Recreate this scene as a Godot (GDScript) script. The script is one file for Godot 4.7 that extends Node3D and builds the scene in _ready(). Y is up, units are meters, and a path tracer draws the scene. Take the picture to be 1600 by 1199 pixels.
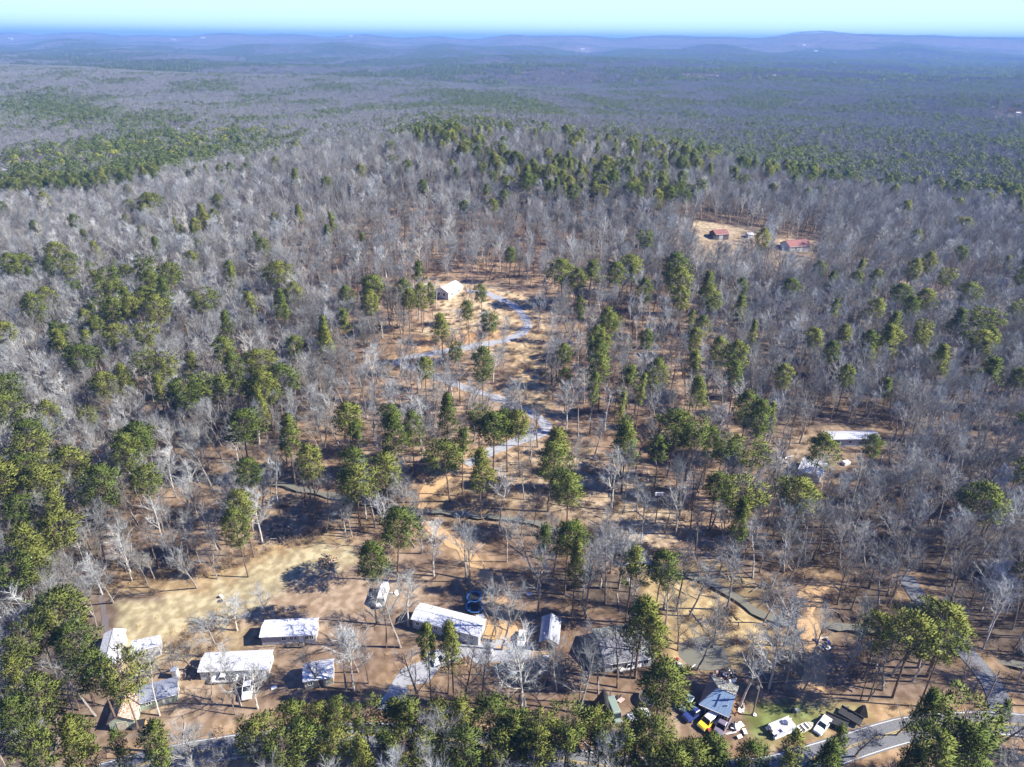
extends Node3D
# Bare winter woodland seen from the air: a wooded hill with a gravel driveway, a yard with mobile homes, sheds and cars, a creek and far blue ridges.
# Axes: x to the right, y up, -z ahead. Places on the ground are given as (x, d) in metres with d = -z.

const CAM_Y := 120.0
var M := {}
var used := {}
var rough_noise := FastNoiseLite.new()
var mask_noise := FastNoiseLite.new()
var creek := PackedVector2Array([Vector2(-87.6, 164.9), Vector2(-74.9, 166.1), Vector2(-54.7, 160.2), Vector2(-31.8, 154.2), Vector2(-8.5, 151.0), Vector2(5.5, 148.8), Vector2(22.1, 140.8), Vector2(38.8, 131.8), Vector2(48.1, 127.6), Vector2(53.7, 122.5), Vector2(58.1, 117.1), Vector2(64.6, 114.5), Vector2(73.1, 114.1), Vector2(84.0, 112.5), Vector2(95.9, 107.9), Vector2(102.5, 104.9), Vector2(110.2, 104.1), Vector2(120.3, 102.7)])
var crossings := PackedVector2Array([Vector2(67.6, 114.8), Vector2(100.6, 104.6), Vector2(101.2, 103.9)])
var lanes: Array[PackedVector2Array] = []
var keep_clear := []
var landmarks := []

# ------------------------------------------------------------------ mesh builder
class MB:
	var v := PackedVector3Array()
	var n := PackedVector3Array()
	var c := PackedColorArray()
	var tint := Color.WHITE
	func tri(a: Vector3, b: Vector3, d: Vector3, hint: Vector3, smooth := false) -> void:
		var g := (d - a).cross(b - a)
		if g.dot(hint) < 0.0:
			var s := b
			b = d
			d = s
			g = -g
		g = hint.normalized() if smooth else g.normalized()
		v.append_array(PackedVector3Array([a, b, d]))
		n.append_array(PackedVector3Array([g, g, g]))
		c.append_array(PackedColorArray([tint, tint, tint]))
	func quad(a: Vector3, b: Vector3, d: Vector3, e: Vector3, hint: Vector3) -> void:
		tri(a, b, d, hint)
		tri(a, d, e, hint)
	func box(at: Vector3, size: Vector3, turn := Basis()) -> MB:
		var h := size * 0.5
		var p := []
		for k in 8:
			p.append(at + turn * Vector3(h.x if k & 1 else -h.x, h.y if k & 2 else -h.y, h.z if k & 4 else -h.z))
		for f in [[0, 1, 3, 2, Vector3(0, 0, -1)], [4, 5, 7, 6, Vector3(0, 0, 1)], [0, 2, 6, 4, Vector3(-1, 0, 0)], [1, 3, 7, 5, Vector3(1, 0, 0)], [0, 1, 5, 4, Vector3(0, -1, 0)], [2, 3, 7, 6, Vector3(0, 1, 0)]]:
			quad(p[f[0]], p[f[1]], p[f[2]], p[f[3]], turn * f[4])
		return self
	func tube(p0: Vector3, p1: Vector3, r0: float, r1: float, sides := 4) -> MB:
		var ax := (p1 - p0).normalized()
		var u := ax.cross(Vector3.RIGHT if absf(ax.x) < 0.8 else Vector3.BACK).normalized()
		var w := ax.cross(u)
		var last := []
		for k in sides + 1:
			var a := TAU * k / sides
			var o := u * cos(a) + w * sin(a)
			if k > 0:
				var q: Vector3 = last[2]
				for t in [[last[0], p0 + o * r0, p1 + o * r1], [last[0], p1 + o * r1, last[1]]]:
					var flip: bool = (t[2] - t[0]).cross(t[1] - t[0]).dot(o + q) < 0.0
					v.append_array(PackedVector3Array([t[0], t[2], t[1]] if flip else [t[0], t[1], t[2]]))
					n.append_array(PackedVector3Array([q, o, o] if not flip else [q, o, o]))
					c.append_array(PackedColorArray([tint, tint, tint]))
			last = [p0 + o * r0, p1 + o * r1, o]
		return self
	func disc(at: Vector3, r: float, sides := 16, up := Vector3.UP) -> MB:
		var u := up.cross(Vector3.RIGHT if absf(up.x) < 0.8 else Vector3.BACK).normalized()
		var w := up.cross(u)
		for k in sides:
			tri(at, at + (u * cos(TAU * k / sides) + w * sin(TAU * k / sides)) * r, at + (u * cos(TAU * (k + 1) / sides) + w * sin(TAU * (k + 1) / sides)) * r, up)
		return self
	func ring(at: Vector3, ri: float, ro: float, y0: float, y1: float, sides := 24) -> MB:
		for k in sides:
			var a := Vector3(cos(TAU * k / sides), 0, sin(TAU * k / sides))
			var b := Vector3(cos(TAU * (k + 1) / sides), 0, sin(TAU * (k + 1) / sides))
			var lo := at + Vector3(0, y0, 0)
			var hi := at + Vector3(0, y1, 0)
			quad(hi + a * ri, hi + a * ro, hi + b * ro, hi + b * ri, Vector3.UP)
			quad(lo + a * ro, hi + a * ro, hi + b * ro, lo + b * ro, a)
			quad(lo + a * ri, hi + a * ri, hi + b * ri, lo + b * ri, -a)
		return self
	func loft(loops: Array, caps := true) -> MB:
		var m: int = loops[0].size()
		var mids := []
		for l in loops:
			var s := Vector3.ZERO
			for p in l:
				s += p
			mids.append(s / m)
		for i in loops.size() - 1:
			for k in m:
				var a: Vector3 = loops[i][k]
				var b: Vector3 = loops[i][(k + 1) % m]
				var d: Vector3 = loops[i + 1][(k + 1) % m]
				var e: Vector3 = loops[i + 1][k]
				quad(a, b, d, e, (a + b + d + e) * 0.25 - (mids[i] + mids[i + 1]) * 0.5)
		if caps:
			for k in range(1, m - 1):
				tri(loops[0][0], loops[0][k], loops[0][k + 1], mids[0] - mids[1])
				tri(loops[-1][0], loops[-1][k], loops[-1][k + 1], mids[-1] - mids[-2])
		return self
	func add_to(mesh: ArrayMesh, m: Material) -> ArrayMesh:
		var a := []
		a.resize(Mesh.ARRAY_MAX)
		a[Mesh.ARRAY_VERTEX] = v
		a[Mesh.ARRAY_NORMAL] = n
		a[Mesh.ARRAY_COLOR] = c
		mesh.add_surface_from_arrays(Mesh.PRIMITIVE_TRIANGLES, a)
		mesh.surface_set_material(mesh.get_surface_count() - 1, m)
		return mesh
	func mesh(m: Material) -> ArrayMesh:
		return add_to(ArrayMesh.new(), m)

# ------------------------------------------------------------------ naming helpers
func numbered(called: String) -> String:
	var k: int = used.get(called, 0)
	used[called] = k + 1
	return called if k == 0 else "%s_%03d" % [called, k]

func tag(o: Node, label: String, category: String, group := "") -> Node:
	o.set_meta("label", label)
	o.set_meta("category", category)
	if group:
		o.set_meta("group", group)
	return o

func thing(called: String, label: String, category: String, at: Vector3, turn := 0.0, group := "") -> Node3D:
	var o := Node3D.new()
	o.name = numbered(called)
	add_child(o)
	o.position = at
	o.rotation.y = turn
	tag(o, label, category, group)
	return o

func part(called: String, shape, m: Material, under: Node) -> MeshInstance3D:
	var o := MeshInstance3D.new()
	o.name = called
	o.mesh = shape.mesh(m) if shape is MB else shape
	under.add_child(o, true)
	return o

func whole(called: String, shape: MB, m: Material, label: String, category: String, at: Vector3, turn := 0.0, group := "") -> MeshInstance3D:
	var o := MeshInstance3D.new()
	o.name = numbered(called)
	o.mesh = shape.mesh(m)
	add_child(o)
	o.position = at
	o.rotation.y = turn
	tag(o, label, category, group)
	return o

func structure(called: String, shape, m: Material = null) -> MeshInstance3D:
	var o := MeshInstance3D.new()
	o.name = numbered(called)
	o.mesh = shape.mesh(m) if shape is MB else shape
	add_child(o)
	o.set_meta("kind", "structure")
	return o

# ------------------------------------------------------------------ materials
func mat(r: float, g: float, b: float, rough := 0.85, metal := 0.0) -> StandardMaterial3D:
	var m := StandardMaterial3D.new()
	m.albedo_color = Color(r, g, b).linear_to_srgb()
	m.roughness = rough
	m.metallic = metal
	m.vertex_color_use_as_albedo = true
	m.cull_mode = BaseMaterial3D.CULL_DISABLED
	return m

func noise_tex(frequency: float, low: Color, high: Color, sd: int, octaves := 5, size := 512) -> NoiseTexture2D:
	var f := FastNoiseLite.new()
	f.seed = sd
	f.frequency = frequency
	f.fractal_octaves = octaves
	f.noise_type = FastNoiseLite.TYPE_SIMPLEX_SMOOTH
	var t := NoiseTexture2D.new()
	t.width = size
	t.height = size
	t.seamless = true
	t.noise = f
	var g := Gradient.new()
	g.offsets = PackedFloat32Array([0.25, 0.5, 0.75])
	g.colors = PackedColorArray([low, low.lerp(high, 0.45), high])
	t.color_ramp = g
	return t

func worn(m: StandardMaterial3D, t: Texture2D, metres: float) -> StandardMaterial3D:
	m.albedo_texture = t
	m.uv1_triplanar = true
	m.uv1_world_triplanar = true
	m.uv1_scale = Vector3.ONE / metres
	return m

func make_materials() -> void:
	var grime := noise_tex(0.012, Color(0.78, 0.77, 0.76), Color(1, 1, 1), 3)
	var streaks := noise_tex(0.03, Color(0.7, 0.72, 0.76), Color(1, 1, 1), 9)
	var rust := noise_tex(0.02, Color(0.55, 0.36, 0.24), Color(1, 0.98, 0.95), 12)
	var soil := noise_tex(0.007, Color(0.80, 0.78, 0.76), Color(1.0, 1.0, 1.0), 21, 8, 1024)
	M.ground = worn(mat(1, 1, 1, 0.95), soil, 23.0)
	M.ground.metallic_specular = 0.1
	var stones := noise_tex(0.06, Color(0.80, 0.80, 0.82), Color(1, 1, 1), 33, 4)
	M.gravel_dark = worn(mat(0.34, 0.345, 0.355, 0.95), stones, 5.0)
	M.gravel = worn(mat(0.40, 0.405, 0.41, 0.95), stones, 7.0)
	M.sand = worn(mat(0.56, 0.36, 0.17, 0.95), stones, 9.0)
	M.asphalt = worn(mat(0.17, 0.175, 0.185, 0.9), stones, 11.0)
	M.paint_white = mat(0.5, 0.5, 0.49, 0.7)
	M.paint_yellow = mat(0.42, 0.31, 0.08, 0.7)
	M.water = mat(0.155, 0.15, 0.115, 0.2)
	M.bark_grey = worn(mat(0.31, 0.285, 0.265, 0.95), grime, 1.5)
	M.bark_pale = worn(mat(0.52, 0.50, 0.47, 0.9), grime, 1.5)
	M.bark_brown = worn(mat(0.20, 0.155, 0.125, 0.95), grime, 1.5)
	M.twig_grey = mat(0.255, 0.268, 0.27, 0.95)
	M.twig_mid = mat(0.20, 0.205, 0.205, 0.95)
	M.twig_mid.metallic_specular = 0.1
	M.twig_far = mat(0.17, 0.17, 0.165, 0.95)
	M.twig_far.metallic_specular = 0.1
	M.twig_pale = mat(0.40, 0.415, 0.41, 0.95)
	M.twig_brown = mat(0.21, 0.205, 0.195, 0.95)
	for k in ["twig_grey", "twig_pale", "twig_brown", "bark_grey", "bark_pale", "bark_brown"]:
		M[k].metallic_specular = 0.15
	M.pine_bark = worn(mat(0.17, 0.12, 0.09, 0.95), grime, 1.5)
	M.needles = mat(0.135, 0.172, 0.045, 0.75)
	M.needles.metallic_specular = 0.25
	M.needles.backlight_enabled = true
	M.needles.backlight = Color(0.07, 0.10, 0.015).linear_to_srgb()
	M.thicket = mat(0.24, 0.17, 0.11, 0.95)
	M.dry_grass = mat(0.46, 0.34, 0.16, 0.95)
	M.roof_white = worn(mat(0.80, 0.80, 0.81, 0.45), streaks, 5.0)
	M.roof_clean = worn(mat(0.70, 0.70, 0.71, 0.5), streaks, 6.0)
	M.roof_grey = worn(mat(0.42, 0.44, 0.48, 0.45, 0.2), streaks, 4.0)
	M.roof_old = worn(mat(0.27, 0.27, 0.29, 0.8), streaks, 4.0)
	M.roof_blue = worn(mat(0.24, 0.34, 0.47, 0.5), streaks, 3.0)
	M.roof_cyan = worn(mat(0.42, 0.58, 0.64, 0.5), rust, 4.0)
	M.roof_brown = worn(mat(0.24, 0.17, 0.14, 0.8), streaks, 3.0)
	M.roof_rust = worn(mat(0.62, 0.60, 0.57, 0.6), rust, 3.5)
	M.roof_red = worn(mat(0.30, 0.12, 0.105, 0.6), grime, 3.0)
	M.wall_white = worn(mat(0.70, 0.70, 0.70, 0.7), grime, 3.0)
	M.wall_grey = worn(mat(0.52, 0.53, 0.56, 0.75), grime, 3.0)
	M.wall_green = worn(mat(0.42, 0.50, 0.40, 0.75), grime, 3.0)
	M.wall_cream = worn(mat(0.60, 0.56, 0.44, 0.75), grime, 3.0)
	M.wall_wood = worn(mat(0.45, 0.26, 0.11, 0.8), grime, 1.5)
	M.wall_dark = worn(mat(0.12, 0.11, 0.11, 0.85), grime, 2.0)
	M.trim = mat(0.74, 0.74, 0.72, 0.6)
	M.glass_dark = mat(0.02, 0.025, 0.03, 0.1)
	M.timber = worn(mat(0.52, 0.34, 0.15, 0.85), grime, 1.5)
	M.grey_timber = worn(mat(0.26, 0.22, 0.18, 0.9), grime, 1.5)
	M.log_dark = worn(mat(0.16, 0.14, 0.14, 0.95), grime, 1.0)
	M.log_pale = worn(mat(0.46, 0.38, 0.29, 0.95), grime, 1.0)
	M.black = mat(0.018, 0.018, 0.02, 0.6)
	M.tyre = mat(0.02, 0.02, 0.02, 0.9)
	M.rim = mat(0.5, 0.5, 0.52, 0.35, 0.6)
	M.car_white = mat(0.78, 0.78, 0.78, 0.35)
	M.car_silver = mat(0.55, 0.58, 0.62, 0.35)
	M.car_blue = mat(0.025, 0.04, 0.16, 0.3)
	M.car_yellow = mat(0.80, 0.60, 0.02, 0.4)
	M.car_purple = mat(0.16, 0.13, 0.18, 0.4)
	M.car_green = mat(0.20, 0.26, 0.22, 0.5)
	M.lamp_glass = mat(0.7, 0.7, 0.65, 0.2)
	M.red = mat(0.40, 0.03, 0.03, 0.6)
	M.blue_pad = mat(0.04, 0.16, 0.36, 0.6)
	M.mat_black = mat(0.015, 0.015, 0.02, 0.8)
	M.steel = mat(0.42, 0.43, 0.45, 0.4, 0.6)
	M.scrap_white = mat(0.78, 0.77, 0.74, 0.6)
	M.scrap_rose = mat(0.60, 0.42, 0.38, 0.8)
	M.field = worn(mat(0.30, 0.25, 0.16, 0.95), soil, 60.0)
	for k in M:
		for s in ["car_"]:
			if k.begins_with(s):
				M[k].clearcoat_enabled = true
				M[k].clearcoat = 0.5

# ------------------------------------------------------------------ the ground
func base_height(x: float, d: float) -> float:
	var s := 175.0 if d < 540.0 else 430.0
	var h := 43.0 * exp(-0.5 * pow((x + 15.0) / 165.0, 2.0)) * exp(-0.5 * pow((d - 540.0) / s, 2.0))
	var r := sqrt(x * x + d * d)
	if r > 300.0:
		h += 6.0 * sin(x * 0.0061 + 1.3) * sin(d * 0.0047 + 0.4) * smoothstep(300.0, 700.0, r)
		h += 12.0 * sin(x * 0.0017 + 0.5) * cos(d * 0.0013 + 1.0) * smoothstep(600.0, 1500.0, r)
		h += 13.0 * sin(x * 0.0021 + d * 0.0033 + 0.7) * sin(d * 0.0019 - x * 0.0008) * smoothstep(800.0, 1900.0, r)
	if d > 3000.0:
		h += 180.0 * tanh(far_ridges(x, d) / 195.0) + 62.0 * bump(x, d, 3200.0, 7900.0, 330.0, 450.0) + 24.0 * bump(x, d, 4900.0, 8200.0, 700.0, 500.0)
	return h

func bump(x: float, d: float, xc: float, dc: float, sx: float, sd: float) -> float:
	return exp(-0.5 * (pow((x - xc) / sx, 2.0) + pow((d - dc) / sd, 2.0)))

func far_ridges(x: float, d: float) -> float:
	var h := 0.0
	var az := x / d
	# the wooded ridge at the right with its knob, then lower lines of hills, each farther than the last
	h += 118.0 * bump(x, d, 3250.0, 8300.0, 700.0, 900.0)
	h += 85.0 * bump(x, d, 4700.0, 8700.0, 900.0, 1100.0) + 80.0 * bump(x, d, 6600.0, 9000.0, 1300.0, 1000.0)
	h += 50.0 * bump(x, d, 1700.0, 9300.0, 900.0, 900.0)
	var p := 0.75 + 0.14 * sin(az * 31.0 + 0.6) + 0.11 * sin(az * 67.0 + 2.0)
	h += 210.0 * p * exp(-0.5 * pow((d - 9500.0) / 1100.0, 2.0))
	var q := 0.5 + 0.3 * sin(az * 23.0 + 2.1) + 0.2 * sin(az * 51.0 + 0.3)
	h += 75.0 * q * exp(-0.5 * pow((d - 6400.0) / 700.0, 2.0))
	var f := 0.55 + 0.25 * sin(az * 17.0 + 1.0) + 0.2 * sin(az * 41.0)
	h += 300.0 * f * exp(-0.5 * pow((d - 17000.0) / 1800.0, 2.0))
	return h

func to_line(p: Vector2, line: PackedVector2Array) -> float:
	var best := 1e9
	for k in line.size() - 1:
		best = minf(best, Geometry2D.get_closest_point_to_segment(p, line[k], line[k + 1]).distance_squared_to(p))
	return sqrt(best)

func ground(x: float, d: float) -> float:
	var h := base_height(x, d)
	if d < 700.0:
		h += rough_noise.get_noise_2d(x, d) * 0.25
		if d > 85.0 and d < 200.0 and x > -110.0 and x < 130.0:
			var p := Vector2(x, d)
			var far := to_line(p, creek)
			if far < 11.0:
				var kept := 1.0
				for q in crossings:
					kept = minf(kept, smoothstep(3.0, 6.0, p.distance_to(q)))
				h -= 1.5 * exp(-pow(far / 3.4, 2.0)) * kept
			var pd := Vector2((x - POND.x) / 5.6, (d - POND.y) / 4.6).length()
			h -= 1.2 * exp(-pow(pd, 4.0))
	return h

const POND := Vector2(41.9, 106.4)

func at(x: float, d: float, up := 0.0) -> Vector3:
	return Vector3(x, ground(x, d) + up, -d)

var zones := []      # [polygon, ground colour, tree density, edge raggedness]
func make_zones() -> void:
	zones.append([PackedVector2Array([Vector2(-82.1, 324.2), Vector2(-33.8, 348.1), Vector2(19.1, 342.1), Vector2(87.6, 296.8), Vector2(78.4, 188.1), Vector2(71.4, 133.6), Vector2(54.2, 109.3), Vector2(31.8, 128.4), Vector2(-38.0, 131.8), Vector2(-65.8, 138.6), Vector2(-101.3, 133.7), Vector2(-108.6, 145.9), Vector2(-80.6, 171.7), Vector2(-63.0, 212.0)]), Color(0.215, 0.15, 0.102), 0.52, 0.03, Color(0.36, 0.262, 0.178)])   # hill front
	zones.append([PackedVector2Array([Vector2(-72.3, 85.2), Vector2(-24.2, 88.3), Vector2(12.6, 84.0), Vector2(46.3, 84.0), Vector2(68.0, 86.6), Vector2(99.9, 88.3), Vector2(101.4, 73.7), Vector2(-76.7, 72.0)]), Color(0.2, 0.14, 0.1), 0.3, 0.06, Color(0.3, 0.22, 0.15)])   # lower road side
	zones.append([PackedVector2Array([Vector2(-140.6, 416.2), Vector2(-0.9, 396.3), Vector2(33.7, 363.7), Vector2(23.8, 310.1), Vector2(11.7, 309.3), Vector2(-31.4, 318.5), Vector2(-80.8, 290.2), Vector2(-111.4, 305.6)]), Color(0.22, 0.15, 0.105), 0.82, 0.01, Color(0.36, 0.25, 0.165)])   # upper hill
	zones.append([PackedVector2Array([Vector2(-81.7, 174.9), Vector2(-45.3, 168.7), Vector2(-29.1, 136.5), Vector2(-38.4, 134.1), Vector2(-65.8, 138.6), Vector2(-101.1, 133.2), Vector2(-111.3, 151.1)]), Color(0.21, 0.15, 0.105), 0.5, 0.03, Color(0.33, 0.25, 0.17)])   # left sparse
	zones.append([PackedVector2Array([Vector2(-89.1, 110.4), Vector2(-38.9, 136.4), Vector2(-2.8, 132.3), Vector2(15.1, 116.0), Vector2(35.8, 116.3), Vector2(40.6, 105.7), Vector2(52.6, 104.2), Vector2(52.3, 94.8), Vector2(85.3, 96.0), Vector2(99.3, 95.4), Vector2(92.3, 88.2), Vector2(68.0, 86.6), Vector2(46.3, 84.0), Vector2(12.6, 84.0), Vector2(-24.2, 88.3), Vector2(-68.6, 85.2), Vector2(-75.6, 95.0), Vector2(-82.9, 98.0)]), Color(0.21, 0.15, 0.105), 0, 0.03, Color(0.36, 0.275, 0.19)])   # yard
	zones.append([PackedVector2Array([Vector2(10.4, 186.0), Vector2(26.4, 182.9), Vector2(40.4, 170.1), Vector2(47.2, 157.0), Vector2(40.3, 139.9), Vector2(17.2, 141.9), Vector2(5.5, 145.5), Vector2(-6.1, 135.6), Vector2(-16.2, 139.0), Vector2(-26.1, 151.6), Vector2(-20.1, 162.9), Vector2(-1.8, 180.5)]), Color(0.32, 0.24, 0.155), 0.12, 0.05, Color(0.46, 0.365, 0.245)])   # orange clearing
	zones.append([PackedVector2Array([Vector2(-39.0, 308.3), Vector2(-12.5, 308.4), Vector2(10.6, 289.8), Vector2(16.2, 261.0), Vector2(14.4, 230.6), Vector2(13.5, 200.8), Vector2(0.1, 204.4), Vector2(-0.1, 239.8), Vector2(-27.8, 245.2), Vector2(-39.6, 239.2), Vector2(-43.2, 230.6), Vector2(-49.6, 240.2), Vector2(-39.0, 254.5), Vector2(-31.2, 282.7)]), Color(0.44, 0.33, 0.19), 0.03, 0.06, Color(0.56, 0.45, 0.29)])   # hilltop
	zones.append([PackedVector2Array([Vector2(-46.0, 241.2), Vector2(-39.0, 254.5), Vector2(-21.2, 259.9), Vector2(-0.2, 263.1), Vector2(-0.2, 255.0), Vector2(-25.3, 245.2), Vector2(-39.6, 239.2)]), Color(0.44, 0.28, 0.15), 0.03, 0.08, Color(0.54, 0.38, 0.21)])   # bank
	zones.append([PackedVector2Array([Vector2(-88.9, 110.4), Vector2(-92.1, 118.9), Vector2(-73.0, 123.4), Vector2(-65.7, 131.2), Vector2(-60.1, 136.2), Vector2(-49.5, 139.6), Vector2(-40.2, 138.8), Vector2(-38.9, 133.2), Vector2(-47.1, 130.0), Vector2(-54.5, 125.6), Vector2(-57.8, 116.8), Vector2(-65.9, 111.1), Vector2(-74.5, 107.9), Vector2(-76.9, 95.7), Vector2(-83.4, 99.5)]), Color(0.275, 0.255, 0.155), 0, 0, Color(0.42, 0.365, 0.225)])   # grass clearing
	zones.append([PackedVector2Array([Vector2(-96.9, 127.1), Vector2(-74.3, 130.7), Vector2(-61.1, 139.6), Vector2(-44.4, 146.7), Vector2(-41.6, 140.0), Vector2(-49.5, 139.6), Vector2(-60.1, 136.2), Vector2(-65.9, 131.6), Vector2(-73.2, 124.0), Vector2(-92.6, 119.8)]), Color(0.25, 0.18, 0.105), 0.06, 0.7, Color(0.37, 0.28, 0.16)])   # brush strip
	zones.append([PackedVector2Array([Vector2(33.6, 139.8), Vector2(58.7, 134.4), Vector2(60.2, 116.7), Vector2(72.1, 116.9), Vector2(61.7, 102.6), Vector2(38.1, 100.7), Vector2(32.9, 109.0), Vector2(30.2, 128.4)]), Color(0.34, 0.26, 0.14), 0.07, 0.06, Color(0.46, 0.36, 0.19)])   # creek glade
	zones.append([PackedVector2Array([Vector2(44.4, 89.7), Vector2(53.2, 93.6), Vector2(69.1, 94.7), Vector2(69.4, 91.0), Vector2(56.4, 85.1), Vector2(44.9, 83.1)]), Color(0.17, 0.2, 0.07), 0, 0.01, Color(0.36, 0.33, 0.16)])   # lawn
	zones.append([PackedVector2Array([Vector2(70.4, 94.7), Vector2(85.3, 96.0), Vector2(97.6, 94.7), Vector2(95.8, 92.2), Vector2(83.2, 92.0), Vector2(69.4, 89.6)]), Color(0.33, 0.19, 0.1), 0, 0.15, Color(0.42, 0.3, 0.17)])   # verge
	zones.append([PackedVector2Array([Vector2(-75.7, 110.5), Vector2(-65.0, 114.2), Vector2(-52.9, 113.0), Vector2(-51.7, 106.7), Vector2(-67.5, 102.8), Vector2(-74.1, 106.1)]), Color(0.24, 0.19, 0.12), 0, 0.55, Color(0.36, 0.28, 0.17)])   # thicket
	zones.append([PackedVector2Array([Vector2(90.7, 196.8), Vector2(128.2, 200.2), Vector2(119.4, 178.7), Vector2(97.9, 161.3), Vector2(78.8, 163.6)]), Color(0.23, 0.17, 0.115), 0.28, 0.05, Color(0.32, 0.25, 0.17)])   # right yard
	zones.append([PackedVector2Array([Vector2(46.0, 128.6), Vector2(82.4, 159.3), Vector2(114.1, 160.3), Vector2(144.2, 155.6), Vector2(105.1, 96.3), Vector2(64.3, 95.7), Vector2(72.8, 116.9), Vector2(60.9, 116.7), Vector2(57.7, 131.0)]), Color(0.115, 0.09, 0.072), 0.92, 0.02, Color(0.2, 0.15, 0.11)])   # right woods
	zones.append([PackedVector2Array([Vector2(105.5, 402.8), Vector2(117.7, 405.8), Vector2(123.5, 401.3), Vector2(148.4, 404.7), Vector2(133.5, 353.5), Vector2(129.8, 341.7), Vector2(92.0, 336.7)]), Color(0.31, 0.25, 0.175), 0, 0, Color(0.41, 0.34, 0.24)])   # red barn patch
	zones.append([PackedVector2Array([Vector2(148.7, 386.7), Vector2(176.4, 400.3), Vector2(156.8, 337.7), Vector2(130.1, 332.2)]), Color(0.3, 0.235, 0.165), 0, 0, Color(0.38, 0.31, 0.21)])   # red house patch
	zones.append([PackedVector2Array([Vector2(201.6, 340.5), Vector2(252.8, 335.6), Vector2(239.0, 314.1), Vector2(194.3, 319.3)]), Color(0.42, 0.29, 0.18), 0.35, 0, Color(0.5, 0.38, 0.24)])   # right tan patches

var stands := []     # [polygon, share of pines, density]
func make_stands() -> void:
	stands.append([PackedVector2Array([Vector2(-528.6, 728.5), Vector2(-500.2, 746.7), Vector2(-456.8, 766.0), Vector2(-474.3, 883.2), Vector2(-388.3, 797.8), Vector2(-315.7, 880.0), Vector2(-256.8, 768.9), Vector2(-237.6, 644.3), Vector2(-286.0, 625.0), Vector2(-289.0, 569.9), Vector2(-265.1, 499.5), Vector2(-309.6, 510.6), Vector2(-349.7, 504.5), Vector2(-391.6, 523.6)]), 0.88, 0.95, false])
	stands.append([PackedVector2Array([Vector2(-489.7, 670.1), Vector2(-472.2, 701.3), Vector2(-404.6, 744.7), Vector2(-347.8, 822.4), Vector2(-290.0, 873.3), Vector2(-265.3, 795.6), Vector2(-314.8, 739.7), Vector2(-372.0, 680.1), Vector2(-426.7, 627.6), Vector2(-457.3, 621.5)]), 0.95, 0.95, true])
	stands.append([PackedVector2Array([Vector2(-875.6, 1246.1), Vector2(-860.3, 1327.4), Vector2(-583.0, 1116.6), Vector2(-515.6, 964.9), Vector2(-660.6, 925.7)]), 0.9, 1, false])
	stands.append([PackedVector2Array([Vector2(-183.6, 1710.6), Vector2(-5.4, 1616.9), Vector2(98.7, 1163.7), Vector2(63.4, 939.3), Vector2(-43.5, 1137.2), Vector2(-130.4, 1311.5)]), 0.9, 1, false])
	stands.append([PackedVector2Array([Vector2(-148.8, 878.4), Vector2(-131.2, 969.2), Vector2(-66.5, 671.7), Vector2(-69.8, 551.0), Vector2(-107.4, 639.0)]), 0.65, 1, false])
	stands.append([PackedVector2Array([Vector2(-87.2, 597.7), Vector2(-55.3, 599.8), Vector2(-33.5, 547.8), Vector2(-14.2, 475.2), Vector2(2.9, 428.4), Vector2(14.3, 412.9), Vector2(-4.9, 422.1), Vector2(-29.7, 446.0), Vector2(-54.3, 487.8)]), 0.42, 1, false])
	stands.append([PackedVector2Array([Vector2(-1.0, 428.1), Vector2(28.1, 458.1), Vector2(61.2, 453.8), Vector2(85.6, 449.4), Vector2(110.2, 446.6), Vector2(105.9, 397.7), Vector2(94.7, 373.3), Vector2(71.8, 386.5), Vector2(35.0, 381.4), Vector2(21.0, 388.7), Vector2(-0.9, 396.3)]), 0.42, 0.95, false])
	stands.append([PackedVector2Array([Vector2(22.7, 539.2), Vector2(217.4, 1259.3), Vector2(857.9, 1223.2), Vector2(397.0, 535.0), Vector2(296.9, 537.0), Vector2(186.9, 512.1), Vector2(81.2, 447.6)]), 0.25, 1, false])
	stands.append([PackedVector2Array([Vector2(273.8, 810.7), Vector2(400.5, 903.8), Vector2(296.8, 615.8), Vector2(209.1, 507.0), Vector2(177.3, 527.8)]), 0.5, 1, false])
	stands.append([PackedVector2Array([Vector2(458.8, 751.0), Vector2(518.1, 717.7), Vector2(397.0, 535.0), Vector2(369.6, 539.6)]), 0.8, 1, false])
	stands.append([PackedVector2Array([Vector2(-218.3, 667.7), Vector2(-194.0, 899.8), Vector2(-135.1, 747.3), Vector2(-67.8, 398.8), Vector2(-75.7, 323.7), Vector2(-118.1, 328.0), Vector2(-192.5, 436.9)]), 0.02, 0.95, false])
	stands.append([PackedVector2Array([Vector2(-194.0, 899.8), Vector2(-160.6, 992.6), Vector2(-64.5, 431.1), Vector2(-63.0, 322.9), Vector2(-88.6, 324.8)]), 0.02, 0.95, false])
	stands.append([PackedVector2Array([Vector2(93.0, 348.8), Vector2(258.3, 461.1), Vector2(374.2, 501.0), Vector2(283.0, 365.7), Vector2(160.5, 330.3), Vector2(92.6, 318.1)]), 0.015, 0.95, false])
	stands.append([PackedVector2Array([Vector2(-384.0, 512.5), Vector2(-192.5, 436.9), Vector2(-118.1, 328.0), Vector2(-100.8, 261.4), Vector2(-219.1, 269.6)]), 0.02, 0.95, false])
	stands.append([PackedVector2Array([Vector2(-88.8, 356.0), Vector2(12.8, 353.4), Vector2(20.4, 303.2), Vector2(-77.7, 303.0)]), 0.01, 0.8, false])

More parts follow.
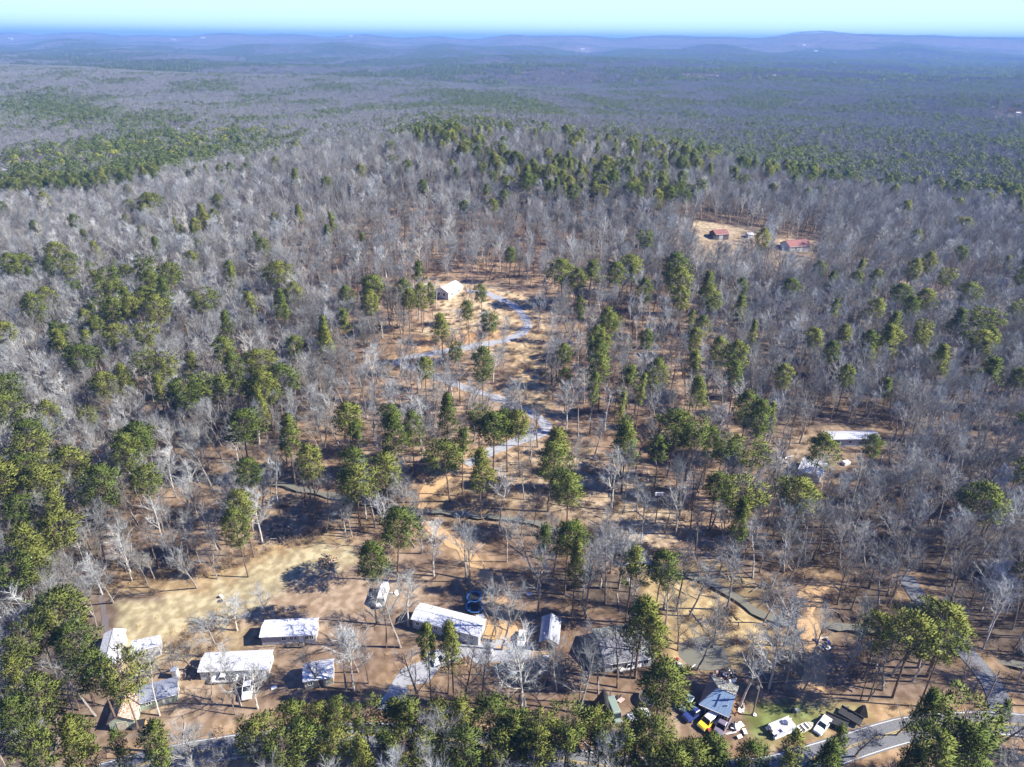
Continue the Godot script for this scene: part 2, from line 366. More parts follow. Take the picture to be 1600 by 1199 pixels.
func ground_color(x: float, d: float) -> Color:
	var r := mask_noise.get_noise_2d(x * 0.22, d * 0.22)
	var f := mask_noise.get_noise_2d(x * 1.7 + 500.0, d * 1.7)
	var col := Color(0.125, 0.10, 0.08).lerp(Color(0.21, 0.16, 0.12), clampf(0.5 + r * 1.6, 0.0, 1.0))
	if d > 900.0:
		col = col.lerp(Color(0.20, 0.155, 0.135), smoothstep(900.0, 2500.0, d))
	if d < 700.0:
		var p := Vector2(x + f * 5.0, d + r * 5.0)
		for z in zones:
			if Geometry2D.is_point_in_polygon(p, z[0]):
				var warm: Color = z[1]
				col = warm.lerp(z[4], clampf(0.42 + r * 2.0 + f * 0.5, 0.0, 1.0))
		for l in lanes:
			var far := to_line(Vector2(x, d), l)
			if far < 7.0:
				col = col.lerp(Color(0.40, 0.28, 0.165), 0.7 * (1.0 - smoothstep(3.0, 7.0, far + f * 2.0)))
		var wet := to_line(Vector2(x, d), creek) if d > 85.0 and d < 200.0 else 99.0
		if wet < 5.0:
			col = col.lerp(Color(0.18, 0.135, 0.09), 0.4)
	return col * (1.0 + f * 0.14)

func spaced(lo: float, hi: float, step: float, top: float, ratio: float) -> PackedFloat32Array:
	var out := PackedFloat32Array()
	var x := lo
	while x <= hi:
		out.append(x)
		x += step
	var s := step
	x = out[-1]
	while x < top:
		s *= ratio
		x += s
		out.append(x)
	return out

func make_terrain() -> void:
	var right := spaced(0.0, 250.0, 2.5, 60000.0, 1.11)
	var xs := PackedFloat32Array()
	for k in range(right.size() - 1, 0, -1):
		xs.append(-right[k])
	xs.append_array(right)
	var ds := PackedFloat32Array([-400.0, -250.0, -150.0, -80.0, -40.0, -10.0, 15.0, 35.0, 50.0])
	ds.append_array(spaced(60.0, 420.0, 2.5, 46000.0, 1.032))
	var v := PackedVector3Array()
	var c := PackedColorArray()
	var index := PackedInt32Array()
	var w := xs.size()
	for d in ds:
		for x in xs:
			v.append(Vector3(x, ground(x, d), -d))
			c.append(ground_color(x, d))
	var n := PackedVector3Array()
	n.resize(v.size())
	for j in ds.size():
		for i in w:
			var l := v[j * w + maxi(i - 1, 0)]
			var r := v[j * w + mini(i + 1, w - 1)]
			var f := v[mini(j + 1, ds.size() - 1) * w + i]
			var b := v[maxi(j - 1, 0) * w + i]
			n[j * w + i] = (r - l).cross(f - b).normalized()
	for j in ds.size() - 1:
		for i in w - 1:
			var a := j * w + i
			index.append_array(PackedInt32Array([a, a + w, a + 1, a + 1, a + w, a + w + 1]))
	var arr := []
	arr.resize(Mesh.ARRAY_MAX)
	arr[Mesh.ARRAY_VERTEX] = v
	arr[Mesh.ARRAY_NORMAL] = n
	arr[Mesh.ARRAY_COLOR] = c
	arr[Mesh.ARRAY_INDEX] = index
	var m := ArrayMesh.new()
	m.add_surface_from_arrays(Mesh.PRIMITIVE_TRIANGLES, arr)
	m.surface_set_material(0, M.ground)
	structure("terrain", m)

func smooth_line(points: PackedVector2Array, step := 1.5) -> PackedVector2Array:
	var out := PackedVector2Array()
	for k in points.size() - 1:
		var a := points[maxi(k - 1, 0)]
		var b := points[k]
		var c := points[k + 1]
		var e := points[mini(k + 2, points.size() - 1)]
		var m := maxi(1, int(b.distance_to(c) / step))
		for i in m:
			out.append(b.cubic_interpolate(c, a, e, float(i) / m))
	out.append(points[-1])
	return out

func ribbon(line: PackedVector2Array, width: float, up: float, shift := 0.0, rag := 0.0, flat := false) -> MB:
	var b := MB.new()
	var across := 5
	var last := []
	for k in line.size():
		var t := (line[mini(k + 1, line.size() - 1)] - line[maxi(k - 1, 0)]).normalized()
		var s := Vector2(t.y, -t.x)
		var row := []
		for i in across:
			var w := (float(i) / (across - 1) - 0.5) * width
			if rag > 0.0 and (i == 0 or i == across - 1):
				w += mask_noise.get_noise_2d(line[k].x * 3.0 + i * 40.0, line[k].y * 3.0) * rag
			var p := line[k] + s * (w + shift)
			row.append(Vector3(p.x, (base_height(p.x, p.y) if flat else ground(p.x, p.y)) + up, -p.y))
		if k > 0:
			for i in across - 1:
				b.quad(last[i], last[i + 1], row[i + 1], row[i], Vector3.UP)
		last = row
	return b

# ------------------------------------------------------------------ trees
func blade(b: MB, p: Vector3, dir: Vector3, length: float, width: float, rng: RandomNumberGenerator) -> void:
	var side := dir.cross(Vector3(rng.randf_range(-1, 1), rng.randf_range(-1, 1), rng.randf_range(-1, 1))).normalized() * width * 0.5
	b.tri(p - side, p + side, p + dir * length, dir.cross(side) + Vector3(0, 0.001, 0))

func rand_dir(rng: RandomNumberGenerator) -> Vector3:
	var v := Vector3(rng.randfn(), rng.randfn(), rng.randfn())
	return v.normalized() if v.length() > 0.01 else Vector3.UP

# a bare broad-leaved tree 16 m high: [trunk with limbs, crown of branchlets and twigs]
func bare_shape(sd: int, spread: float, upright: float, limbs: int, twigs: int, lean: float, fork: float, wide: float) -> Array:
	var rng := RandomNumberGenerator.new()
	rng.seed = sd
	var t := MB.new()
	var c := MB.new()
	var pts := [Vector3(0, -0.4, 0)]
	var drift := Vector3(rng.randfn() * 0.04 + lean, 1, rng.randfn() * 0.04)
	for k in 6:
		drift += Vector3(rng.randfn(), 0, rng.randfn()) * 0.05
		pts.append(pts[-1] + drift.normalized() * 2.35)
	var rad := func(y: float) -> float: return lerpf(0.24, 0.04, clampf(y / 14.0, 0.0, 1.0))
	for k in 6:
		t.tube(pts[k], pts[k + 1], rad.call(k * 2.35), rad.call(k * 2.35 + 2.35), 5)
	for i in limbs:
		var u := lerpf(fork, 0.97, (i + rng.randf() * 0.8) / limbs) * 6.0
		var k := mini(int(u), 5)
		var p: Vector3 = pts[k].lerp(pts[k + 1], u - k)
		var turn := i * 2.4 + rng.randf_range(-0.5, 0.5)
		var out := Vector3(cos(turn), 0, sin(turn))
		var dir := (out * spread + Vector3.UP * (upright + rng.randf_range(-0.15, 0.25))).normalized()
		var far := lerpf(5.2, 2.0, (u / 6.0 - fork) / (1.0 - fork)) * rng.randf_range(0.8, 1.2)
		var r0: float = rad.call(u * 2.35) * 0.55
		var q := p
		var steps := 3
		for s in steps:
			var q2 := q + (dir + rand_dir(rng) * 0.18).normalized() * far / steps
			t.tube(q, q2, lerpf(r0, 0.03, s / 3.0), lerpf(r0, 0.03, (s + 1) / 3.0), 3)
			for j in 3:
				var side := (dir * 0.7 + rand_dir(rng) * 0.75 + Vector3.UP * 0.25).normalized()
				var b0 := q.lerp(q2, rng.randf())
				var bl := far * rng.randf_range(0.28, 0.5)
				var b1 := b0 + side * bl
				c.tube(b0, b1, 0.038, 0.012, 3)
				for m in twigs:
					blade(c, b0.lerp(b1, rng.randf_range(0.15, 1.0)), (side * 0.8 + rand_dir(rng) * 0.8 + Vector3.UP * 0.3).normalized(), rng.randf_range(0.7, 1.6), wide * rng.randf_range(0.7, 1.3), rng)
			q = q2
			dir = (dir + Vector3.UP * 0.18).normalized()
	return [t, c]

# a pine 24 m high: [trunk with dead limbs, crown of needle clumps]
func pine_shape(sd: int, low: float, radius: float, clumps: int, tufts: int, form: String) -> Array:
	var rng := RandomNumberGenerator.new()
	rng.seed = sd
	var t := MB.new()
	var c := MB.new()
	var pts := [Vector3(0, -0.4, 0)]
	var drift := Vector3(rng.randfn() * 0.02, 1, rng.randfn() * 0.02)
	for k in 6:
		drift += Vector3(rng.randfn(), 0, rng.randfn()) * 0.018
		pts.append(pts[-1] + drift.normalized() * 3.9)
	for k in 6:
		t.tube(pts[k], pts[k + 1], lerpf(0.24, 0.03, k / 6.0), lerpf(0.24, 0.03, (k + 1) / 6.0), 5)
	for i in 5:
		var yy := rng.randf_range(low - 0.22, low) * 6.0
		var p0: Vector3 = pts[int(yy)].lerp(pts[int(yy) + 1], yy - int(yy))
		t.tube(p0, p0 + Vector3(rng.randfn(), -0.1, rng.randfn()).normalized() * rng.randf_range(0.8, 1.8), 0.035, 0.012, 3)
	var odd := rng.randf() * TAU
	for i in clumps:
		var f := (i + rng.randf()) / clumps
		var u := lerpf(low, 0.99, pow(f, 0.9)) * 6.0
		var k := mini(int(u), 5)
		var p: Vector3 = pts[k].lerp(pts[k + 1], u - k)
		var shape := 1.0
		match form:
			"round": shape = sqrt(maxf(0.05, 1.0 - pow(2.0 * f - 0.85, 2.0)))
			"cone": shape = lerpf(1.0, 0.15, f)
			"flat": shape = lerpf(0.55, 1.0, sin(f * PI * 0.85))
			"open": shape = (0.55 + 0.45 * sin(f * 13.0 + odd)) * lerpf(1.0, 0.45, f)
		var turn := i * 2.4 + rng.randf_range(-0.6, 0.6)
		var lop := 1.0 + 0.25 * sin(turn + odd)
		var reach := radius * shape * lop * rng.randf_range(0.45, 1.0)
		var tip := p + Vector3(cos(turn) * reach, reach * rng.randf_range(0.05, 0.4), sin(turn) * reach)
		t.tube(p, tip, 0.045, 0.015, 3)
		var size := Vector3(1.0, 0.62, 1.0) * rng.randf_range(0.75, 1.2) * (radius / 3.2 * 0.5 + 0.5)
		var tone := rng.randf_range(0.78, 1.22)
		var away := Vector3(cos(turn), 0.25, sin(turn))
		for m in tufts:
			var o := rand_dir(rng)
			var q := tip + o * size * pow(rng.randf(), 0.45)
			var dir := (o * 0.8 + Vector3.UP * 0.7 + away * 0.3 + rand_dir(rng) * 0.4).normalized()
			var side := dir.cross(rand_dir(rng)).normalized() * rng.randf_range(0.065, 0.125)
			c.tint = Color(tone * rng.randf_range(0.85, 1.2), tone * rng.randf_range(0.9, 1.12), tone * rng.randf_range(0.8, 1.1))
			c.tri(q - side, q + side, q + dir * rng.randf_range(0.34, 0.62), o * 0.75 + Vector3.UP * 0.55 + away * 0.3, true)
	return [t, c]

var bare_kinds := []   # {trunk, crown, both, look, tone}
var pine_kinds := []
func make_tree_kinds() -> void:
	var b := [
		["wide limbs", 1.0, 0.75, 11, 13, 0.0, 0.36, 0.026, "grey"], ["upright limbs", 0.6, 1.1, 11, 13, 0.03, 0.40, 0.024, "grey"],
		["low forks", 0.85, 1.0, 10, 14, -0.05, 0.26, 0.026, "brown"], ["narrow crown", 0.5, 0.9, 10, 12, 0.0, 0.48, 0.024, "brown"],
		["bushy twigs", 0.85, 0.8, 13, 15, 0.02, 0.34, 0.028, "pale"], ["sparse twigs", 0.75, 0.9, 8, 9, 0.04, 0.50, 0.024, "pale"],
		["leaning trunk", 0.85, 0.8, 10, 13, 0.22, 0.42, 0.026, "grey"], ["high crown", 0.7, 0.8, 8, 13, -0.02, 0.60, 0.026, "grey"]]
	for k in b.size():
		var a: Array = b[k]
		var s := bare_shape(101 + k * 7, a[1], a[2], a[3], a[4], a[5], a[6], a[7])
		var bark: Material = M["bark_" + a[8]]
		var twig: Material = M["twig_" + a[8]]
		bare_kinds.append({"trunk": s[0].mesh(bark), "crown": s[1].mesh(twig), "both": s[1].add_to(s[0].mesh(bark), twig), "look": a[0], "tone": a[8]})
	var p := [
		["rounded crown", 0.58, 3.3, 62, 64, "round"], ["narrow crown", 0.50, 2.4, 56, 60, "round"], ["ragged open crown", 0.55, 3.4, 46, 64, "open"],
		["broad crown", 0.60, 4.0, 68, 64, "round"], ["tapering crown", 0.45, 3.2, 66, 60, "cone"], ["flat-topped crown", 0.64, 3.5, 50, 68, "flat"],
		["thin tufted crown", 0.52, 2.8, 36, 60, "open"], ["full crown", 0.48, 3.5, 78, 60, "round"]]
	for k in p.size():
		var a: Array = p[k]
		var s := pine_shape(301 + k * 11, a[1], a[2], a[3], a[4], a[5])
		pine_kinds.append({"trunk": s[0].mesh(M.pine_bark), "crown": s[1].mesh(M.needles), "both": s[1].add_to(s[0].mesh(M.pine_bark), M.needles), "look": a[0], "tone": "green"})

# simpler trees for the middle distance, and groves of many small crowns for the far distance
func mid_bare(sd: int) -> ArrayMesh:
	var rng := RandomNumberGenerator.new()
	rng.seed = sd
	var c := MB.new()
	c.tube(Vector3(0, -0.5, 0), Vector3(rng.randfn() * 0.4, 8, rng.randfn() * 0.4), 0.22, 0.1, 3)
	for i in 190:
		var turn := rng.randf() * TAU
		var y := rng.randf_range(5.0, 13.5)
		var r := sqrt(rng.randf()) * 3.6 * sqrt(maxf(0.1, 1.0 - pow((y - 9.0) / 6.0, 2.0)))
		var p := Vector3(cos(turn) * r, y, sin(turn) * r)
		blade(c, p, (Vector3(cos(turn), 1.1, sin(turn)) + rand_dir(rng) * 0.6).normalized(), rng.randf_range(1.4, 3.0), rng.randf_range(0.09, 0.2), rng)
	return c.mesh(M.twig_mid)

func mid_pine(sd: int) -> ArrayMesh:
	var rng := RandomNumberGenerator.new()
	rng.seed = sd
	var t := MB.new()
	var c := MB.new()
	t.tube(Vector3(0, -0.5, 0), Vector3(0, 20, 0), 0.24, 0.08, 3)
	for i in 26:
		var f := rng.randf()
		var turn := rng.randf() * TAU
		var r := sqrt(rng.randf()) * 3.5 * sqrt(maxf(0.08, 1.0 - pow(2.0 * f - 0.8, 2.0)))
		var tip := Vector3(cos(turn) * r, lerpf(14.0, 21.5, f), sin(turn) * r)
		var tone := rng.randf_range(0.75, 1.2)
		for m in 15:
			var o := rand_dir(rng)
			var q := tip + o * Vector3(1.25, 0.8, 1.25) * pow(rng.randf(), 0.4)
			var dir := (o * 0.5 + Vector3.UP * 0.3 + rand_dir(rng) * 0.8).normalized()
			var side := dir.cross(rand_dir(rng)).normalized() * rng.randf_range(0.26, 0.44)
			c.tint = Color(tone, tone, tone * 0.95)
			c.tri(q - side, q + side, q + dir * rng.randf_range(0.55, 0.9), o * 0.8 + Vector3.UP * 0.5 + Vector3(cos(turn), 0, sin(turn)) * 0.3, true)
	return c.add_to(t.mesh(M.pine_bark), M.needles)

func grove(sd: int, pine: bool, size: float, trees: int, faces: int) -> ArrayMesh:
	var rng := RandomNumberGenerator.new()
	rng.seed = sd
	var c := MB.new()
	for k in trees:
		var foot := Vector3(rng.randf_range(-0.55, 0.55) * size, 0, rng.randf_range(-0.55, 0.55) * size)
		var high := rng.randf_range(15.0, 23.0) if pine else rng.randf_range(11.0, 16.0)
		var tone := rng.randf_range(0.7, 1.25)
		c.tint = Color(tone, tone, tone)
		for m in faces:
			var o := rand_dir(rng)
			if pine:
				var q := foot + Vector3(0, high * 0.72, 0) + o * Vector3(2.9, high * 0.24, 2.9) * pow(rng.randf(), 0.35)
				var dir := (o + Vector3.UP * 0.5).normalized()
				var side := dir.cross(rand_dir(rng)).normalized() * rng.randf_range(0.7, 1.1)
				c.tri(q - side, q + side, q + dir * 1.5, o + Vector3.UP * 0.5, true)
			else:
				var q := foot + Vector3(0, high * 0.62, 0) + o * Vector3(3.6, high * 0.3, 3.6) * pow(rng.randf(), 0.4)
				blade(c, q, (o * 0.6 + Vector3.UP + rand_dir(rng) * 0.5).normalized(), rng.randf_range(2.0, 4.0), rng.randf_range(0.3, 0.6), rng)
	return c.mesh(M.needles if pine else M.twig_far)

func scatter(under: Node3D, called: String, mesh: Mesh, rows: PackedFloat32Array) -> void:
	if rows.is_empty():
		return
	var mm := MultiMesh.new()
	mm.transform_format = MultiMesh.TRANSFORM_3D
	mm.use_colors = true
	mm.mesh = mesh
	mm.instance_count = rows.size() / 16
	mm.buffer = rows
	var o := MultiMeshInstance3D.new()
	o.name = called
	o.multimesh = mm
	under.add_child(o, true)

func row_for(p: Vector3, turn: float, s: float, sy: float, tint: Color) -> PackedFloat32Array:
	var cs := cos(turn) * s
	var sn := sin(turn) * s
	return PackedFloat32Array([cs, 0, sn, p.x, 0, sy, 0, p.y, -sn, 0, cs, p.z, tint.r, tint.g, tint.b, 1.0])

# listed trees: [x, d, crown scale, height] in metres; pines first, then bare trees
func listed_pines() -> Array:
	var out := []
	out.append_array([[-186.6, 232.2, 1.28, 22.1], [-166.9, 228.3, 1.22, 22.9], [-164.0, 233.2, 1.13, 20.1], [-143.0, 223.4, 1.24, 23.1], [-130.4, 223.8, 1.13, 23.2], [-150.7, 212.8, 1.58, 20.3], [-120.6, 203.3, 1.05, 23.1], [-113.8, 201.3, 1.03, 22.3], [-109.7, 187.5, 1.13, 23.4], [-129.0, 189.9, 1.11, 21.8], [-97.4, 212.6, 1.28, 23.5], [-90.4, 199.9, 0.99, 23.7], [-91.9, 192.4, 1.41, 20.1], [-97.6, 191.4, 1.27, 20.3], [-99.3, 183.5, 1.32, 23.4], [-76.5, 166.4, 1.67, 24.8], [-86.3, 205.4, 1.54, 21.3], [-158.1, 188.5, 1.70, 22.3], [-149.0, 176.1, 1.59, 23.0], [-136.3, 163.9, 1.46, 21.6], [-128.2, 155.2, 1.46, 21.8], [-118.0, 150.2, 1.46, 21.6], [-118.6, 142.9, 1.39, 21.8], [-127.7, 143.1, 1.46, 23.0], [-126.7, 146.6, 1.20, 21.5], [-110.4, 134.0, 1.22, 21.9], [-101.7, 140.9, 1.38, 23.9], [-93.4, 144.2, 1.26, 20.1], [-101.2, 160.7, 1.35, 22.8], [-102.7, 155.1, 1.10, 23.7], [-67.6, 146.9, 0.92, 21.6], [-64.7, 133.7, 1.02, 21.1], [-76.6, 189.1, 1.22, 24.0], [-104.6, 123.5, 1.46, 21.2], [-102.6, 114.6, 1.23, 20.9], [-88.9, 101.2, 1.46, 22.2], [-107.6, 118.5, 1.05, 23.5], [-91.0, 91.3, 0.97, 20.5], [-82.5, 92.1, 1.13, 21.6], [-74.7, 86.6, 1.13, 21.7], [-67.4, 82.2, 1.09, 24.2], [-80.8, 81.1, 0.98, 22.2], [-57.1, 70.7, 0.89, 24.3], [-62.8, 71.2, 0.68, 20.8], [-70.3, 74.6, 0.83, 21.7], [-70.3, 71.5, 0.90, 23.3], [-74.4, 70.3, 0.95, 24.4], [-83.0, 76.5, 0.87, 22.3], [-63.7, 126.7, 0.91, 21.1], [-104.1, 110.5, 1.12, 20.6], [-87.5, 93.8, 0.83, 22.6], [-90.2, 86.2, 0.91, 21.0], [-99.2, 276.6, 1.70, 24.0], [-89.9, 251.2, 1.15, 24.2], [-66.3, 260.0, 0.98, 20.9], [-62.8, 240.1, 1.04, 21.4], [-67.6, 227.7, 0.89, 24.0], [-55.8, 265.4, 1.61, 23.2], [-54.6, 248.8, 1.19, 24.0], [-45.2, 264.2, 1.11, 21.7]])
	out.append_array([[-41.8, 257.7, 0.96, 20.6], [-37.0, 260.4, 0.96, 21.5], [-32.8, 264.0, 0.66, 21.1], [-26.2, 234.8, 1.36, 21.4], [-12.9, 265.7, 0.88, 19.1], [-17.2, 249.7, 0.84, 19.4], [-8.9, 234.0, 0.96, 22.1], [-19.4, 215.6, 0.75, 19.4], [-10.0, 203.9, 1.08, 24.6], [-76.5, 197.5, 1.70, 20.8], [-77.0, 184.0, 0.85, 20.0], [-62.9, 164.3, 1.23, 24.7], [-46.9, 169.4, 1.36, 24.4], [-33.2, 164.3, 1.31, 24.9], [-28.5, 167.6, 0.88, 22.2], [-19.1, 173.7, 1.09, 24.8], [-52.3, 148.4, 1.08, 24.6], [-17.2, 156.5, 1.50, 21.1], [-13.8, 158.7, 1.09, 23.7], [-8.2, 150.3, 1.17, 24.2], [-5.3, 166.6, 1.43, 23.3], [-9.6, 168.7, 1.07, 22.6], [-1.2, 170.2, 1.14, 21.4], [-39.9, 143.5, 1.69, 21.7], [-33.5, 150.4, 1.36, 21.1], [-42.9, 155.2, 1.22, 20.3], [21.6, 284.4, 1.68, 22.9], [33.6, 286.0, 1.70, 21.4], [43.0, 279.5, 1.21, 24.1], [53.9, 296.8, 1.70, 20.2], [70.5, 291.0, 1.70, 24.5], [69.4, 279.3, 1.60, 23.5], [66.9, 257.1, 1.15, 24.6], [55.3, 270.3, 0.91, 21.5], [27.2, 251.8, 0.76, 21.6], [34.9, 238.1, 0.98, 22.9], [80.0, 267.2, 1.38, 20.1], [80.1, 257.5, 0.89, 20.9], [69.1, 249.2, 0.65, 18.4], [71.7, 242.5, 0.85, 18.9], [65.9, 228.3, 0.81, 20.5], [90.8, 238.7, 0.60, 19.9], [49.1, 228.9, 0.80, 19.4], [26.6, 218.1, 0.76, 21.7], [29.4, 202.9, 1.22, 23.1], [18.2, 217.4, 0.75, 19.1], [38.1, 199.9, 1.29, 21.3], [39.8, 189.4, 0.83, 24.3], [46.7, 201.6, 1.02, 22.4], [25.4, 190.6, 0.82, 23.9], [62.5, 208.9, 1.13, 21.8], [59.5, 193.0, 1.21, 21.0], [72.1, 217.2, 0.94, 22.7], [76.7, 212.6, 1.32, 24.1], [74.2, 203.8, 0.98, 20.9], [31.8, 178.3, 0.86, 24.0], [31.7, 160.8, 1.42, 24.6], [46.2, 168.3, 1.70, 24.0], [49.8, 162.8, 1.39, 24.1], [40.9, 161.0, 0.93, 20.0]])
	out.append_array([[70.9, 179.3, 1.17, 23.1], [73.0, 174.4, 1.02, 24.3], [63.8, 158.4, 1.59, 20.2], [57.4, 157.8, 0.94, 21.4], [12.0, 161.9, 1.47, 21.3], [10.3, 152.3, 1.30, 22.6], [14.7, 142.0, 1.47, 22.1], [2.5, 167.9, 0.94, 22.4], [56.1, 135.3, 1.44, 23.9], [56.3, 165.5, 0.77, 20.0], [118.0, 279.8, 1.29, 20.3], [143.9, 298.0, 0.86, 18.2], [157.2, 300.2, 0.88, 18.1], [168.2, 304.9, 0.84, 17.9], [189.1, 312.0, 1.05, 21.9], [197.8, 300.9, 1.04, 21.4], [201.2, 286.6, 1.58, 20.4], [171.9, 271.8, 1.36, 22.5], [163.9, 277.1, 1.26, 21.6], [154.7, 281.9, 0.73, 19.0], [131.5, 264.2, 0.87, 19.1], [174.8, 250.0, 1.30, 23.2], [184.9, 249.8, 1.70, 22.9], [174.6, 233.6, 1.70, 21.8], [166.6, 214.1, 1.63, 21.0], [151.6, 219.6, 1.25, 21.6], [159.1, 246.9, 0.97, 18.1], [152.9, 234.4, 0.84, 20.0], [137.7, 230.7, 1.44, 23.6], [129.7, 229.5, 0.97, 21.9], [128.3, 223.3, 0.78, 18.0], [73.1, 141.2, 1.70, 20.9], [116.7, 139.6, 1.46, 21.9], [78.5, 179.6, 0.70, 20.3], [-30.0, 112.7, 1.07, 23.9], [-27.3, 125.7, 1.34, 21.9], [-15.5, 92.4, 0.70, 24.0], [-11.0, 92.6, 0.83, 23.1], [7.1, 121.6, 0.88, 22.2], [12.9, 121.9, 1.20, 21.9], [14.2, 115.3, 0.76, 22.5], [26.2, 113.8, 1.07, 23.5], [32.4, 113.2, 1.07, 22.1], [26.1, 99.1, 1.49, 23.5], [28.6, 95.2, 0.85, 22.3], [27.1, 85.0, 1.46, 21.2], [54.7, 130.2, 0.85, 22.7], [77.7, 95.1, 1.21, 23.5], [87.4, 100.2, 1.59, 20.4], [82.1, 93.1, 0.90, 22.1], [74.9, 76.7, 1.52, 22.0], [70.0, 78.0, 0.78, 24.4], [43.9, 69.3, 0.89, 24.7], [53.7, 72.3, 0.55, 21.9], [67.7, 70.0, 1.09, 24.5], [84.2, 78.0, 0.55, 21.1], [50.8, 70.7, 0.91, 21.3], [75.4, 72.9, 1.22, 22.3], [64.3, 70.9, 0.94, 20.6], [-247.6, 381.6, 0.86, 21.2]])
	out.append_array([[-268.6, 379.9, 0.88, 20.5], [-219.7, 317.2, 1.48, 24.4], [-214.4, 305.4, 1.08, 21.1], [-207.8, 312.1, 1.20, 20.5], [-200.3, 297.5, 1.04, 20.8], [-205.8, 329.3, 1.12, 20.1], [-194.1, 354.0, 1.03, 18.1], [-178.2, 359.1, 0.64, 20.2], [-173.2, 353.7, 0.63, 17.6], [-164.9, 348.6, 0.61, 18.2], [-171.0, 376.1, 1.18, 21.0], [-165.2, 375.4, 0.91, 17.8], [-182.3, 438.9, 1.04, 18.0], [-184.8, 489.8, 1.31, 18.0], [-231.9, 305.3, 1.47, 24.4], [-232.8, 312.9, 1.50, 20.9], [-182.1, 286.9, 1.43, 20.1], [-170.7, 277.9, 1.27, 24.2], [-171.6, 290.5, 1.31, 20.6], [-161.6, 288.3, 1.28, 24.2], [-147.9, 282.7, 1.66, 23.4], [-151.9, 274.1, 1.33, 24.2], [-141.4, 263.6, 1.27, 24.8], [-165.3, 267.0, 1.43, 22.9], [-154.8, 259.1, 1.19, 24.0], [-164.1, 254.7, 1.29, 20.2], [-153.7, 247.8, 1.25, 23.8], [-150.4, 249.7, 1.15, 22.6], [-139.1, 249.0, 1.32, 23.6], [-151.3, 266.8, 1.20, 20.5], [-163.0, 244.0, 0.87, 20.9], [-187.8, 252.3, 1.23, 24.7], [-195.5, 269.1, 1.19, 20.3], [-123.5, 256.1, 1.59, 21.6], [-125.4, 292.1, 0.82, 20.1], [-121.0, 282.0, 0.70, 21.2], [-148.6, 309.3, 0.88, 18.7], [-188.2, 279.4, 0.87, 18.4], [-127.2, 331.7, 0.80, 18.7], [-214.5, 405.4, 1.59, 23.1], [-212.1, 410.4, 1.46, 20.9], [-215.0, 398.8, 1.14, 19.3], [-231.2, 414.9, 1.05, 19.2], [-37.9, 80.4, 0.92, 16.6], [-32.9, 80.3, 0.83, 16.4], [-29.7, 79.7, 0.88, 16.7], [-25.2, 80.1, 0.93, 15.3], [-19.6, 80.5, 0.97, 17.0], [-16.5, 79.0, 1.02, 18.9], [-11.7, 80.1, 0.97, 16.7], [-8.3, 79.3, 0.95, 18.0], [-3.8, 82.5, 1.03, 15.6], [0.9, 76.6, 1.01, 17.8], [5.5, 76.1, 0.88, 18.0], [9.8, 77.4, 1.03, 17.7], [14.3, 78.6, 0.83, 17.1], [17.0, 76.7, 0.90, 16.9], [22.1, 77.9, 0.93, 17.6], [25.0, 74.5, 0.94, 18.6], [29.8, 74.9, 0.97, 15.6]])
	out.append_array([[34.7, 75.1, 1.07, 15.4], [-42.4, 74.9, 1.09, 18.0], [-36.5, 72.6, 0.99, 18.7], [-33.7, 75.3, 1.07, 17.1], [-29.7, 75.3, 0.86, 16.8], [-24.0, 72.8, 0.85, 17.9], [-20.4, 75.6, 0.87, 15.7], [-17.1, 74.5, 1.05, 16.1], [-13.4, 75.1, 0.84, 15.8], [-7.2, 75.1, 1.05, 17.3], [-2.1, 75.2, 1.08, 16.3], [0.6, 76.6, 0.98, 15.9], [4.3, 75.3, 0.93, 17.8], [10.1, 74.9, 0.83, 18.8], [15.4, 76.0, 1.08, 16.2], [19.7, 75.0, 0.95, 17.8], [22.7, 72.1, 0.98, 16.7], [26.8, 71.3, 1.07, 18.4], [31.3, 72.4, 1.02, 17.3], [35.3, 73.4, 1.10, 16.1], [40.3, 72.9, 0.85, 15.9]])
	return out

